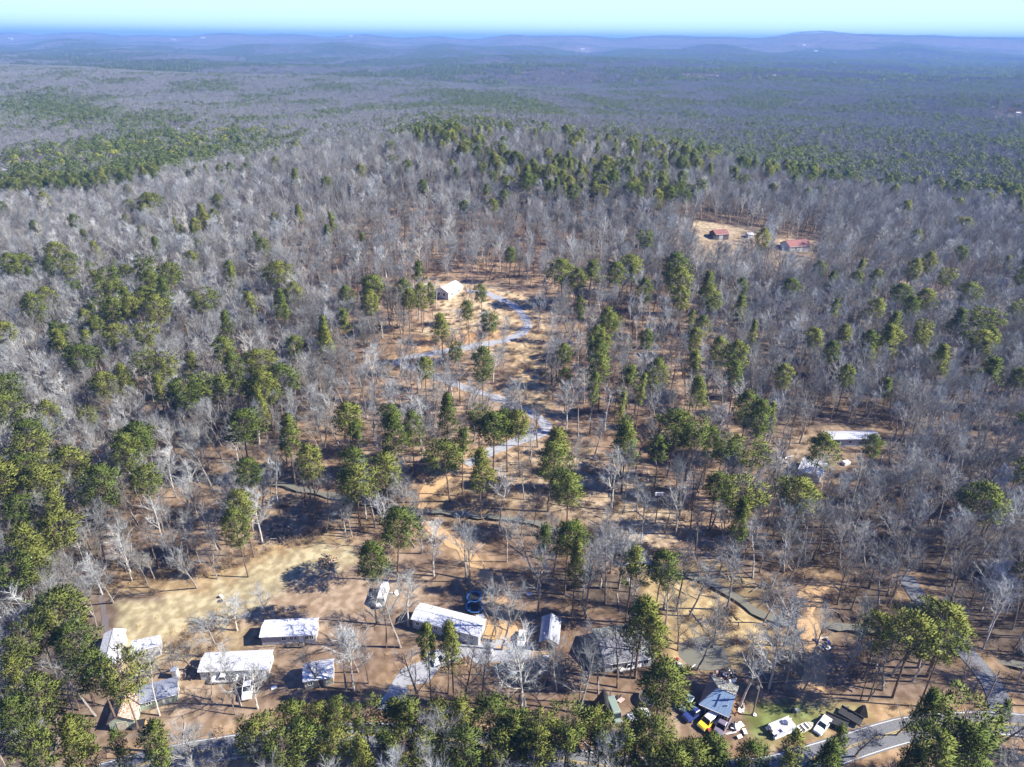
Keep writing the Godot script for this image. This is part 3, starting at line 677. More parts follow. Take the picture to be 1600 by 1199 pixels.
func listed_bare() -> Array:
	var out := []
	out.append_array([[-91.4, 125.4, 0.94, 14.0, 4], [-86.1, 125.8, 0.64, 9.1, 1], [-71.0, 126.1, 0.77, 10.8, 0], [-74.1, 131.3, 0.79, 11.8, 7], [-77.4, 131.5, 0.77, 10.8, 1], [-94.6, 114.4, 0.87, 14.7, 6], [-68.2, 89.4, 0.87, 18.9, 5], [-53.5, 89.7, 0.62, 12.1, 7], [-53.2, 91.6, 1.03, 16.9, 4], [-49.6, 91.1, 0.92, 13.0, 4], [-38.5, 96.0, 0.80, 12.1, 2], [-59.5, 92.9, 0.66, 9.9, 0], [-18.7, 127.7, 1.16, 17.9, 4], [-10.8, 126.5, 1.26, 17.6, 0], [-9.8, 125.7, 0.95, 17.8, 1], [-22.7, 111.9, 1.11, 16.4, 4], [-23.6, 106.1, 1.32, 23.0, 0], [-26.7, 106.0, 0.76, 14.4, 3], [-31.6, 95.6, 1.10, 19.4, 4], [-33.1, 95.6, 1.02, 16.6, 1], [-28.9, 97.2, 0.72, 12.3, 3], [-17.7, 91.7, 1.32, 13.9, 2], [-9.2, 91.3, 1.14, 17.4, 2], [-5.4, 91.2, 1.09, 19.2, 1], [-4.4, 99.3, 0.67, 10.3, 3], [-1.8, 105.8, 1.21, 19.6, 0], [-2.9, 108.9, 1.03, 17.2, 1], [-31.5, 99.9, 0.86, 14.5, 0], [17.0, 115.5, 1.20, 23.0, 1], [13.5, 90.6, 1.30, 18.9, 0], [2.5, 90.9, 1.44, 23.0, 4], [3.5, 90.9, 1.30, 18.9, 0], [41.0, 115.8, 1.26, 17.9, 0], [50.3, 117.9, 1.26, 21.2, 1], [57.9, 114.8, 1.03, 17.0, 0], [45.9, 92.4, 1.13, 17.0, 5], [22.3, 119.4, 1.20, 23.0, 1], [53.2, 96.9, 1.27, 21.4, 4], [72.2, 94.2, 0.65, 9.3, 7], [64.4, 82.3, 0.95, 11.1, 2], [27.8, 153.2, 1.58, 20.6, 4], [17.9, 192.2, 1.20, 19.4, 4], [34.8, 152.6, 1.01, 13.1, 0], [34.9, 111.7, 0.99, 19.4, 1], [18.0, 95.1, 1.05, 17.8, 0], [22.1, 96.6, 1.05, 17.8, 2], [16.5, 98.9, 0.93, 13.6, 0], [25.1, 99.0, 0.91, 16.2, 1], [27.7, 103.0, 0.96, 14.7, 0], [39.6, 101.5, 1.11, 16.4, 0], [9.7, 95.7, 1.00, 16.1, 0], [44.5, 107.4, 0.97, 14.9, 1], [36.6, 106.4, 0.99, 15.7, 2], [6.3, 115.9, 1.13, 20.5, 0], [-12.4, 94.8, 0.74, 13.5, 3], [7.1, 97.2, 0.88, 15.3, 0], [-94.5, 87.0, 1.22, 16.5, 4], [-92.1, 86.8, 1.17, 15.2, 1], [-80.5, 89.2, 1.04, 17.4, 6], [-111.2, 110.3, 1.07, 14.9, 0]])
	out.append_array([[-110.5, 114.9, 0.92, 13.3, 0], [-102.4, 104.3, 0.91, 12.9, 1], [-64.1, 138.6, 1.27, 18.0, 4], [-68.3, 143.4, 1.06, 18.3, 0], [-43.5, 142.4, 0.90, 12.4, 4], [-41.5, 141.2, 0.95, 14.3, 1], [-31.8, 154.2, 1.00, 15.8, 0], [-95.7, 95.6, 0.93, 13.5, 4], [-60.7, 102.9, 1.19, 12.9, 0], [-66.5, 100.4, 1.12, 11.0, 2], [-60.7, 110.6, 1.14, 9.5, 4], [-55.1, 115.3, 0.93, 10.5, 0], [70.8, 94.3, 0.58, 10.0, 3], [76.5, 96.6, 1.01, 16.2, 0], [67.9, 98.0, 1.03, 17.1, 0], [63.4, 101.9, 1.04, 17.3, 1], [60.0, 107.6, 1.15, 17.5, 4], [92.7, 84.9, 1.08, 12.4, 2], [94.3, 81.8, 1.13, 14.0, 0], [74.2, 86.7, 0.80, 9.0, 2], [58.8, 94.9, 0.95, 14.4, 0], [51.1, 99.3, 1.08, 15.4, 0], [-61.5, 80.2, 1.02, 10.5, 2], [-55.4, 79.6, 0.99, 9.7, 0], [-72.0, 95.0, 0.68, 10.9, 3]])
	return out

func ordinal(k: int) -> String:
	var w := ["", "", "second ", "third ", "fourth ", "fifth ", "sixth ", "seventh ", "eighth ", "ninth ", "tenth ", "eleventh ", "twelfth "]
	if k < w.size():
		return w[k]
	var e := "th"
	if k % 100 < 10 or k % 100 > 20:
		e = ["th", "st", "nd", "rd", "th", "th", "th", "th", "th", "th"][k % 10]
	return "%d%s " % [k, e]

func where_words(x: float, d: float) -> Array:
	var best := 1e9
	var pick := []
	for l in landmarks:
		var far := Vector2(x - l[1], (d - l[2]) * 1.2).length()
		if far < best:
			best = far
			pick = l
	var dx: float = x - pick[1]
	var dd: float = d - pick[2]
	var rel := ""
	if absf(dx) > absf(dd):
		rel = "left of" if dx < 0.0 else "right of"
	else:
		rel = "behind" if dd > 0.0 else "in front of"
	if best > 55.0:
		rel = "far " + rel if not rel.begins_with("in") else "well " + rel
	return [rel + " the " + pick[0], best]

func make_trees() -> void:
	var rng := RandomNumberGenerator.new()
	rng.seed = 4242
	# each: {x, d, pine, kind, s, h, turn}
	var all := []
	var taken := {}
	var claim := func(x: float, d: float) -> void:
		var key := Vector2i(int(floor(x / 4.0)), int(floor(d / 4.0)))
		if not taken.has(key):
			taken[key] = []
		taken[key].append(Vector2(x, d))
	var crowded := func(x: float, d: float, far: float) -> bool:
		var key := Vector2i(int(floor(x / 4.0)), int(floor(d / 4.0)))
		for i in range(-1, 2):
			for j in range(-1, 2):
				for q in taken.get(key + Vector2i(i, j), []):
					if q.distance_to(Vector2(x, d)) < far:
						return true
		return false
	for p in listed_pines():
		var k := 0
		var sl: float = p[3] / p[2]
		k = [1, 4, 6][rng.randi() % 3] if sl > 26.0 else [0, 2, 3, 5, 7, 7, 0, 4][rng.randi() % 8]
		all.append({"x": p[0], "d": p[1], "pine": true, "kind": k, "s": p[2], "h": p[3] / 24.0, "turn": rng.randf() * TAU, "tone": rng.randf(), "first": true})
		claim.call(p[0], p[1])
	for p in listed_bare():
		all.append({"x": p[0], "d": p[1], "pine": false, "kind": p[4], "s": p[2], "h": p[3] / 16.0, "turn": rng.randf() * TAU, "tone": rng.randf(), "first": true})
		claim.call(p[0], p[1])
	# the woods close by, tree by tree
	var cell := 4.1
	var d := 62.0
	while d < 560.0:
		var half := d * 0.80 + 45.0
		var x := -half
		while x < half:
			var px := x + rng.randf_range(-0.48, 0.48) * cell
			var pd := d + rng.randf_range(-0.48, 0.48) * cell
			x += cell
			var dice := rng.randf()
			var dice2 := rng.randf()
			var density := 0.94
			var pines := 0.026 + 0.05 * smoothstep(0.05, 0.35, mask_noise.get_noise_2d(px * 0.5, pd * 0.5))
			var pt := Vector2(px, pd)
			for z in zones:
				if z[2] >= 0.0 and Geometry2D.is_point_in_polygon(pt, z[0]):
					density = z[2]
			var loose := pt + Vector2(mask_noise.get_noise_2d(px * 1.2, pd), mask_noise.get_noise_2d(px, pd * 1.2 + 300.0)) * 26.0
			for z in stands:
				if Geometry2D.is_point_in_polygon(loose, z[0]):
					pines = z[1]
					density = minf(density, z[2])
			if density <= 0.0 or dice > density:
				continue
			if crowded.call(px, pd, 2.2):
				continue
			if barred(pt, 3.2):
				continue
			var pine := dice2 < pines
			if pine and crowded.call(px, pd, 3.6):
				continue
			claim.call(px, pd)
			var h := rng.randf_range(0.68, 0.92) if pine else rng.randf_range(0.75, 1.28)
			all.append({"x": px, "d": pd, "pine": pine, "kind": [0, 2, 3, 5, 7, 7, 0, 4][rng.randi() % 8] if pine else rng.randi() % 8, "s": h * rng.randf_range(1.05, 1.4) if pine else lerpf(h, 0.85, 0.5) * rng.randf_range(0.68, 1.36), "h": h, "turn": rng.randf() * TAU, "tone": rng.randf(), "first": false})
		d += cell
	# the three hundred of each that show largest become things of their own
	var cam: Transform3D = $camera.transform.affine_inverse()
	for t in all:
		t.y = ground(t.x, t.d)
		var high := 24.0 if t.pine else 16.0
		var q := cam * Vector3(t.x, t.y + t.h * high * 0.7, -t.d)
		var inside := q.z < 0.0 and absf(q.x / q.z) < 0.75 and absf(q.y / q.z) < 0.562
		t.show = (t.s * t.h * 100.0 / (-q.z) if inside else 0.0) * (1.5 if t.first else 1.0)
	all.sort_custom(func(a, b): return a.show > b.show)
	var made := {true: 0, false: 0}
	var rows := {true: [], false: []}
	for k in 8:
		rows[true].append(PackedFloat32Array())
		rows[false].append(PackedFloat32Array())
	var chosen := []
	for t in all:
		var tint := tree_tint(t)
		if made[t.pine] < 300 and t.show > 0.0:
			made[t.pine] += 1
			chosen.append(t)
		else:
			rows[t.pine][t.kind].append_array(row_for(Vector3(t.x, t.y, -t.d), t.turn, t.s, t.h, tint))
	name_trees(chosen)
	var wood := Node3D.new()
	wood.name = "bare_woodland"
	add_child(wood)
	wood.set_meta("kind", "stuff")
	tag(wood, "leafless grey woodland of many bare trees covering the hill and valley", "woodland")
	var pw := Node3D.new()
	pw.name = "pine_woodland"
	add_child(pw)
	pw.set_meta("kind", "stuff")
	tag(pw, "scattered green pines and pine stands among the leafless woodland", "woodland")
	for k in 8:
		scatter(wood, "bare_trees", bare_kinds[k].both, rows[false][k])
		scatter(pw, "pines", pine_kinds[k].both, rows[true][k])
	far_woods(rng)

func tree_tint(t: Dictionary) -> Color:
	var v: float = 0.7 + 0.55 * t.tone
	if t.pine:
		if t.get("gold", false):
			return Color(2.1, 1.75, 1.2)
		return Color(v * (0.9 + 0.3 * t.tone), v, v * 0.95)
	var warm: float = fposmod(t.turn * 7.3, 1.0)
	return Color(v * (0.94 + 0.12 * warm), v * (0.98 + 0.02 * warm), v * (1.05 - 0.13 * warm))

func barred(p: Vector2, room: float) -> bool:
	for l in lanes:
		if to_line(p, l) < room + 1.4:
			return true
	if p.y < 200.0 and to_line(p, creek) < 3.0:
		return true
	for k in keep_clear:
		if p.distance_to(k[0]) < k[1] + room:
			return true
	return false

var tree_materials := {}
func toned(base: StandardMaterial3D, key: String, tint: Color) -> StandardMaterial3D:
	if not tree_materials.has(key):
		var m := base.duplicate()
		var l := base.albedo_color.srgb_to_linear()
		m.albedo_color = Color(l.r * tint.r, l.g * tint.g, l.b * tint.b).linear_to_srgb()
		tree_materials[key] = m
	return tree_materials[key]

func name_trees(chosen: Array) -> void:
	var bases := {}
	for t in chosen:
		var kind: Dictionary = (pine_kinds if t.pine else bare_kinds)[t.kind]
		var at_place := where_words(t.x, t.d)
		var size := "tall " if t.h > 1.0 else "short " if t.h < 0.82 else ""
		var tone := ""
		if t.pine:
			tone = "bright green " if t.tone > 0.66 else "dark green " if t.tone < 0.33 else "green "
		else:
			tone = {"grey": "grey ", "pale": "pale ", "brown": "brownish "}[kind.tone] + "bare "
		t.words = size + tone + ("pine" if t.pine else "tree") + " with " + kind.look + " " + at_place[0]
		t.away = at_place[1]
		if not bases.has(t.words):
			bases[t.words] = []
		bases[t.words].append(t)
	for w in bases:
		var same: Array = bases[w]
		same.sort_custom(func(a, b): return a.away < b.away)
		for k in same.size():
			same[k].label = w if same.size() == 1 else w + ", " + ordinal(k + 1) + "nearest"
			if same[k].label.split(" ").size() > 16:
				same[k].label = same[k].label.replace("bare tree with", "tree with").replace("bright green", "bright").replace("dark green", "dark")
	var protos := {}
	for t in chosen:
		var kinds: Array = pine_kinds if t.pine else bare_kinds
		var step := int(t.tone * 2.99)
		var key := "%s%d_%d" % ["p" if t.pine else "b", t.kind, step]
		var o: Node3D
		var called := "pine_tree" if t.pine else "bare_tree"
		if protos.has(key):
			o = protos[key].duplicate()
		else:
			o = Node3D.new()
			var trunk := MeshInstance3D.new()
			trunk.name = "trunk"
			trunk.mesh = kinds[t.kind].trunk
			o.add_child(trunk)
			var crown := MeshInstance3D.new()
			crown.name = "crown"
			crown.mesh = kinds[t.kind].crown
			var v := 0.7 + 0.55 * (step + 0.5) / 3.0
			var f := (step + 0.5) / 3.0
			var tint := Color(v * (0.9 + 0.3 * f), v, v * 0.95) if t.pine else Color(v, v, v)
			crown.material_override = toned(crown.mesh.surface_get_material(0), ("needles" if t.pine else kinds[t.kind].tone) + str(step), tint)
			o.add_child(crown)
			protos[key] = o
		o.name = numbered(called)
		add_child(o)
		o.transform = Transform3D(Basis(Vector3.UP, t.turn).scaled_local(Vector3(t.s, t.h, t.s)), Vector3(t.x, t.y, -t.d))
		tag(o, t.label, "pine tree" if t.pine else "bare tree", "pines standing among the bare trees" if t.pine else "leafless trees of the winter woodland")

func far_woods(rng: RandomNumberGenerator) -> void:
	var bare_rows := []
	var pine_rows := []
	for k in 4:
		bare_rows.append(PackedFloat32Array())
		pine_rows.append(PackedFloat32Array())
	var cell := 7.4
	var d := 556.0
	while d < 2300.0:
		var half := d * 0.80 + 40.0
		var x := -half
		while x < half:
			var px := x + rng.randf_range(-0.5, 0.5) * cell
			var pd := d + rng.randf_range(-0.5, 0.5) * cell
			x += cell
			var n := mask_noise.get_noise_2d(px * 0.12, pd * 0.07)
			var fine := mask_noise.get_noise_2d(px * 0.8 + 900.0, pd * 0.6)
			var share := clampf(0.22 + n * 1.6 + fine * 0.7 + clampf(px / 4000.0, -0.08, 0.13), 0.02, 0.75)
			var gold := false
			var pt := Vector2(px, pd)
			var loose := pt + Vector2(fine, mask_noise.get_noise_2d(px * 0.6, pd * 0.5 + 300.0)) * Vector2(60.0, 110.0)
			for z in stands:
				if Geometry2D.is_point_in_polygon(loose, z[0]):
					share = clampf(z[1] + n * 0.5 + fine * 0.5, 0.0, 0.95)
					gold = z[3]
			if open_land(pt):
				continue
			var pine := rng.randf() < share
			var v := rng.randf_range(0.8, 1.2)
			var p := Vector3(px, base_height(px, pd), -pd)
			if pine:
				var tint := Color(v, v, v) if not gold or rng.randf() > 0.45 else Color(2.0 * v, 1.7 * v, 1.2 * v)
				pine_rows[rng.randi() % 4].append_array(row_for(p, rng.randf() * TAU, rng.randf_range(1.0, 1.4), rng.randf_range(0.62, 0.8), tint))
			else:
				bare_rows[rng.randi() % 4].append_array(row_for(p, rng.randf() * TAU, rng.randf_range(1.0, 1.5), rng.randf_range(0.95, 1.25), Color(v, v, v)))
		d += cell
	var bare := Node3D.new()
	bare.name = "distant_bare_woods"
	add_child(bare)
	bare.set_meta("kind", "stuff")
	tag(bare, "distant leafless woods fading blue towards the horizon", "woodland")
	var pine_node := Node3D.new()
	pine_node.name = "distant_pine_woods"
	add_child(pine_node)
	pine_node.set_meta("kind", "stuff")
	tag(pine_node, "distant dark green pine woods fading blue towards the horizon", "woodland")
	for k in 4:
		scatter(bare, "bare_trees", mid_bare(500 + k), bare_rows[k])
		scatter(pine_node, "pines", mid_pine(540 + k), pine_rows[k])
	for band in [[2290.0, 6500.0, 24.0, 12, 30], [6480.0, 14000.0, 60.0, 26, 14]]:
		var b_rows := [PackedFloat32Array(), PackedFloat32Array()]
		var p_rows := [PackedFloat32Array(), PackedFloat32Array()]
		d = band[0]
		cell = band[2]
		while d < band[1]:
			var half := d * 0.80
			var x := -half
			while x < half:
				var px := x + rng.randf_range(-0.5, 0.5) * cell
				var pd := d + rng.randf_range(-0.5, 0.5) * cell
				x += cell
				if open_land(Vector2(px, pd)):
					continue
				var n := mask_noise.get_noise_2d(px * 0.04, pd * 0.022)
				var fine := mask_noise.get_noise_2d(px * 0.35 + 900.0, pd * 0.22)
				var pine := rng.randf() < clampf(0.36 + n * 2.2 + fine * 0.8, 0.02, 0.85)
				var v := rng.randf_range(0.85, 1.15)
				var row := row_for(Vector3(px, base_height(px, pd), -pd), rng.randf() * TAU, rng.randf_range(0.9, 1.25), rng.randf_range(0.75, 1.15), Color(v, v, v))
				if pine:
					p_rows[rng.randi() % 2].append_array(row)
				else:
					b_rows[rng.randi() % 2].append_array(row)
			d += cell
		for k in 2:
			scatter(bare, "bare_groves", grove(600 + k, false, cell, band[3], band[4]), b_rows[k])
			scatter(pine_node, "pine_groves", grove(620 + k, true, cell, band[3], band[4]), p_rows[k])

var fields := []   # [centre, half sizes] of open land far away
func open_land(p: Vector2) -> bool:
	for f in fields:
		var q: Vector2 = (p - f[0]) / f[1]
		if q.length_squared() < 1.0:
			return true
	return false

func make_undergrowth() -> void:
	var rng := RandomNumberGenerator.new()
	rng.seed = 77
	var bush := MB.new()
	for i in 110:
		var turn := rng.randf() * TAU
		var p := Vector3(rng.randfn() * 0.35, rng.randf_range(-0.1, 0.5), rng.randfn() * 0.35)
		blade(bush, p, (Vector3(cos(turn), rng.randf_range(0.4, 1.6), sin(turn))).normalized(), rng.randf_range(0.7, 1.5), rng.randf_range(0.03, 0.06), rng)
	var tuft := MB.new()
	for i in 46:
		var turn := rng.randf() * TAU
		blade(tuft, Vector3(rng.randfn() * 0.4, -0.05, rng.randfn() * 0.4), Vector3(cos(turn), rng.randf_range(0.8, 2.0), sin(turn)).normalized(), rng.randf_range(0.35, 0.8), rng.randf_range(0.05, 0.10), rng)
	var b_rows := PackedFloat32Array()
	var t_rows := PackedFloat32Array()
	for z in zones:
		var box := Rect2(z[0][0], Vector2.ZERO)
		for p in z[0]:
			box = box.expand(p)
		for k in int(box.get_area() * z[3]):
			var p := Vector2(rng.randf_range(box.position.x, box.end.x), rng.randf_range(box.position.y, box.end.y))
			if not Geometry2D.is_point_in_polygon(p, z[0]) or barred(p, 1.0) or mask_noise.get_noise_2d(p.x * 1.2, p.y * 1.2) < -0.12:
				continue
			var v := rng.randf_range(0.7, 1.3)
			var s := rng.randf_range(0.5, 1.2)
			if rng.randf() < 0.4:
				b_rows.append_array(row_for(at(p.x, p.y), rng.randf() * TAU, s * 1.1, s, Color(v, v, v)))
			else:
				t_rows.append_array(row_for(at(p.x, p.y), rng.randf() * TAU, s, s, Color(v, v * rng.randf_range(0.85, 1.05), v)))
	for k in 2600:
		var d := rng.randf_range(80.0, 330.0)
		var p := Vector2(rng.randf_range(-0.8, 0.8) * d, d)
		if barred(p, 1.5):
			continue
		var inside := false
		for z in zones:
			if z[2] == 0.0 and Geometry2D.is_point_in_polygon(p, z[0]):
				inside = true
		if inside:
			continue
		var v := rng.randf_range(0.6, 1.5)
		b_rows.append_array(row_for(at(p.x, p.y), rng.randf() * TAU, rng.randf_range(0.9, 2.2), rng.randf_range(0.8, 1.8), Color(v, v, v)))
	var bank := smooth_line(creek, 1.0)
	for p0 in bank:
		for k in 2:
			var p := p0 + Vector2(rng.randfn(), rng.randfn()) * 1.2 + Vector2(0, [-2.0, 2.0][k])
			if mask_noise.get_noise_2d(p.x * 1.1, p.y * 1.1) < -0.05 or barred(p, -2.2):
				continue
			var v := rng.randf_range(0.6, 1.2)
			b_rows.append_array(row_for(at(p.x, p.y), rng.randf() * TAU, rng.randf_range(0.9, 1.8), rng.randf_range(0.8, 1.7), Color(v, v, v)))
	var fallen := MB.new()
	fallen.tube(Vector3(-2.2, 0.12, 0), Vector3(2.0, 0.14, 0.3), 0.14, 0.07, 4)
	for k in 5:
		fallen.tube(Vector3(-0.5 + k * 0.5, 0.14, 0.1), Vector3(0.1 + k * 0.55, 0.3, rng.randf_range(-1.0, 1.0)), 0.05, 0.02, 3)
	var f_rows := PackedFloat32Array()
	for k in 1500:
		var d := rng.randf_range(80.0, 340.0)
		var p := Vector2(rng.randf_range(-0.8, 0.8) * d, d)
		var open := false
		for z in zones:
			if z[2] == 0.0 and Geometry2D.is_point_in_polygon(p, z[0]):
				open = true
		if open or barred(p, 1.5):
			continue
		var v := rng.randf_range(0.6, 1.3)
		f_rows.append_array(row_for(at(p.x, p.y), rng.randf() * TAU, rng.randf_range(0.6, 1.5), 1.0, Color(v, v, v)))
	var o := Node3D.new()
	o.name = "undergrowth"
	add_child(o)
	o.set_meta("kind", "stuff")
	tag(o, "low leafless brush and dry grass tufts over the woodland floor", "undergrowth")
	scatter(o, "brush", bush.mesh(M.thicket), b_rows)
	scatter(o, "fallen_branches", fallen.mesh(M.bark_grey), f_rows)
	scatter(o, "dry_grass", tuft.mesh(M.dry_grass), t_rows)

# ------------------------------------------------------------------ buildings
# a gabled building from the middle of one end to the middle of the other (x, d), with walls, two roof slopes, openings
func building(called: String, label: String, ax: float, ad: float, bx: float, bd: float, w: float, h: float, rise: float, look: Dictionary) -> Node3D:
	var a := Vector2(ax, -ad)
	var b := Vector2(bx, -bd)
	var mid := (a + b) * 0.5
	var dir := (b - a).normalized()
	var length: float = look.get("length", a.distance_to(b))
	if look.has("near"):
		mid = a + dir * length * 0.5
	var y := 1e9
	for k in 5:
		var q := mid + dir * length * (k / 4.0 - 0.5)
		y = minf(y, ground(q.x, -q.y))
	y = maxf(y, ground(mid.x, -mid.y) - 0.4) + look.get("raise", 0.0)
	var t := thing(called, label, look.get("category", "building"), Vector3(mid.x, y, mid.y), atan2(-dir.y, dir.x), look.get("group", ""))
	keep_clear.append([Vector2(mid.x, -mid.y), maxf(w, length) * 0.5])
	if look.has("mark"):
		landmarks.append([look.mark, mid.x, -mid.y])
	var x := length * 0.5
	var z := w * 0.5
	var wall := MB.new()
	var low := -0.7
	wall.quad(Vector3(-x, low, z), Vector3(x, low, z), Vector3(x, h, z), Vector3(-x, h, z), Vector3.BACK)
	wall.quad(Vector3(-x, low, -z), Vector3(x, low, -z), Vector3(x, h, -z), Vector3(-x, h, -z), Vector3.FORWARD)
	var hip: float = look.get("hip", 0.0)
	for s in [-1.0, 1.0]:
		wall.quad(Vector3(s * x, low, -z), Vector3(s * x, low, z), Vector3(s * x, h, z), Vector3(s * x, h, -z), Vector3(s, 0, 0))
		if not (hip > 0.0 and s < 0.0):
			wall.tri(Vector3(s * x, h, -z), Vector3(s * x, h, z), Vector3(s * x, h + rise, 0), Vector3(s, 0, 0))
	part("wall", wall, look.wall, t)
	var over: float = look.get("over", 0.25)
	var drop := rise * over / z
	var thick := 0.09
	for s in [1.0, -1.0]:
		var r := MB.new()
		var e0 := Vector3(-x - over, h - drop, s * (z + over))
		var e1 := Vector3(x + over, h - drop, s * (z + over))
		var r0 := Vector3(-x - over + hip, h + rise, 0)
		var r1 := Vector3(x + over, h + rise, 0)
		var up := Vector3(0, z, s * rise).normalized()
		r.loft([[e0, e0 + up * thick, r0 + up * thick, r0], [e1, e1 + up * thick, r1 + up * thick, r1]])
		# raised seams of the sheeting run from ridge to eave
		var seams := int(length / look.get("seam", 0.9))
		for k in range(1, seams):
			var f := float(k) / seams
			r.tube(e0.lerp(e1, f) + up * (thick + 0.005), r0.lerp(r1, f) + up * (thick + 0.005), 0.035, 0.035, 3)
		var rp := part("roof_slope", r, look.roof if s > 0.0 or not look.has("roof_back") else look.roof_back, t)
		if s > 0.0:
			part("ridge_cap", MB.new().box(Vector3(hip * 0.5, h + rise + thick + 0.02, 0), Vector3(length + over * 2.0 - hip, 0.06, 0.35)), look.get("cap", look.roof), rp)
	if hip > 0.0:
		var r := MB.new()
		var p0 := Vector3(-x - over, h - drop, z + over)
		var p1 := Vector3(-x - over, h - drop, -z - over)
		var p2 := Vector3(-x - over + hip, h + rise, 0)
		r.tri(p0 + Vector3(0, 0.09, 0), p1 + Vector3(0, 0.09, 0), p2 + Vector3(0, 0.1, 0), Vector3(-1, 1, 0))
		r.tri(p0, p1, p2, Vector3(1, -1, 0))
		part("hip_slope", r, look.get("hip_roof", look.roof), t)
	for k in look.get("vents", 3):
		var f: float = (k + 0.7) / (look.get("vents", 3) + 0.4)
		var q := Vector3(lerpf(-x + hip, x, f), h + rise * (0.35 + 0.2 * (k % 2)), z * (0.65 - 0.2 * (k % 2)) * (1.0 if k % 3 else -1.0))
		part("roof_vent", MB.new().tube(q, q + Vector3(0, 0.5, 0), 0.11, 0.11, 6).disc(q + Vector3(0, 0.5, 0), 0.16, 8), M.steel, t)
	part("gutter", MB.new().box(Vector3(0, h - drop, z + over + 0.06), Vector3(length + over * 2.0 - 0.1, 0.12, 0.1)), M.trim, t)
	for f in look.get("windows", []):   # [side, place along the wall 0..1, width, height, sill]
		opening(t, "window", f, x, z, h)
	for f in look.get("doors", []):
		opening(t, "door", f, x, z, h)
	return t

func opening(t: Node3D, called: String, f: Array, x: float, z: float, h: float) -> void:
	var turn := Basis()
	var p := Vector3.ZERO
	match f[0]:
		"front": p = Vector3(lerpf(-x, x, f[1]), 0, z)
		"back":
			p = Vector3(lerpf(-x, x, f[1]), 0, -z)
			turn = Basis(Vector3.UP, PI)
		"left":
			p = Vector3(-x, 0, lerpf(-z, z, f[1]))
			turn = Basis(Vector3.UP, -PI / 2)
		"right":
			p = Vector3(x, 0, lerpf(z, -z, f[1]))
			turn = Basis(Vector3.UP, PI / 2)
	var o := Node3D.new()
	var w: float = f[2]
	var tall: float = f[3]
	var m := MB.new()
	var y: float = f[4]
	var n := turn * Vector3.BACK
	m.box(p + Vector3(0, y + tall * 0.5, 0) + n * 0.03, Vector3(w, tall, 0.06), turn)
	if called == "window":
		var win := part("window", m, M.glass_dark, t)
		var fr := MB.new()
		for s in [-1.0, 1.0]:
			fr.box(p + Vector3(0, y + tall * 0.5, 0) + turn * Vector3(s * (w * 0.5 + 0.05), 0, 0.04), Vector3(0.1, tall + 0.2, 0.1), turn)
			fr.box(p + Vector3(0, y + tall * 0.5 + s * (tall * 0.5 + 0.05), 0) + turn * Vector3(0, 0, 0.04), Vector3(w, 0.1, 0.1), turn)
		fr.box(p + Vector3(0, y + tall * 0.5, 0) + n * 0.07, Vector3(0.06, tall, 0.04), turn)
		part("frame", fr, M.trim, win)
	else:
		var door := part("door", m, M[f[5]] if f.size() > 5 else M.trim, t)
		part("handle", MB.new().box(p + Vector3(0, y + 1.0, 0) + turn * Vector3(w * 0.35, 0, 0.09), Vector3(0.12, 0.06, 0.06), turn), M.steel, door)
	o.free()

func plank_deck(called: String, label: String, x: float, d: float, turn: float, w: float, l: float, h: float, m: Material) -> Node3D:
	var t := thing(called, label, "deck", at(x, d), turn)
	var boards := int(w / 0.5)
	for k in boards:
		part("plank", MB.new().box(Vector3((k + 0.5) * w / boards - w * 0.5, h, 0), Vector3(w / boards - 0.04, 0.06, l)), m, t)
	for sx in [-1.0, 1.0]:
		for sz in [-1.0, 1.0]:
			part("post", MB.new().box(Vector3(sx * (w * 0.5 - 0.1), h * 0.5 + 0.3, sz * (l * 0.5 - 0.1)), Vector3(0.14, h + 1.2, 0.14)), m, t)
	part("rail", MB.new().box(Vector3(w * 0.5 - 0.1, h + 0.85, 0), Vector3(0.1, 0.12, l)), m, t)
	part("rail", MB.new().box(Vector3(0, h + 0.85, l * 0.5 - 0.1), Vector3(w, 0.12, 0.1)), m, t)
	for k in 3:
		part("step", MB.new().box(Vector3(-w * 0.5 - 0.2 - k * 0.28, h - 0.15 - k * 0.18, 0), Vector3(0.3, 0.06, 1.2)), m, t)
	return t

# ------------------------------------------------------------------ vehicles; the front is at B
func section(x: float, w: float, y0: float, y1: float) -> Array:
	var z := w * 0.5
	var ym := lerpf(y0, y1, 0.55)
	return [Vector3(x, y0, -z * 0.9), Vector3(x, lerpf(y0, y1, 0.2), -z), Vector3(x, ym, -z), Vector3(x, y1, -z * 0.86), Vector3(x, y1 + 0.02, 0), Vector3(x, y1, z * 0.86), Vector3(x, ym, z), Vector3(x, lerpf(y0, y1, 0.2), z), Vector3(x, y0, z * 0.9)]

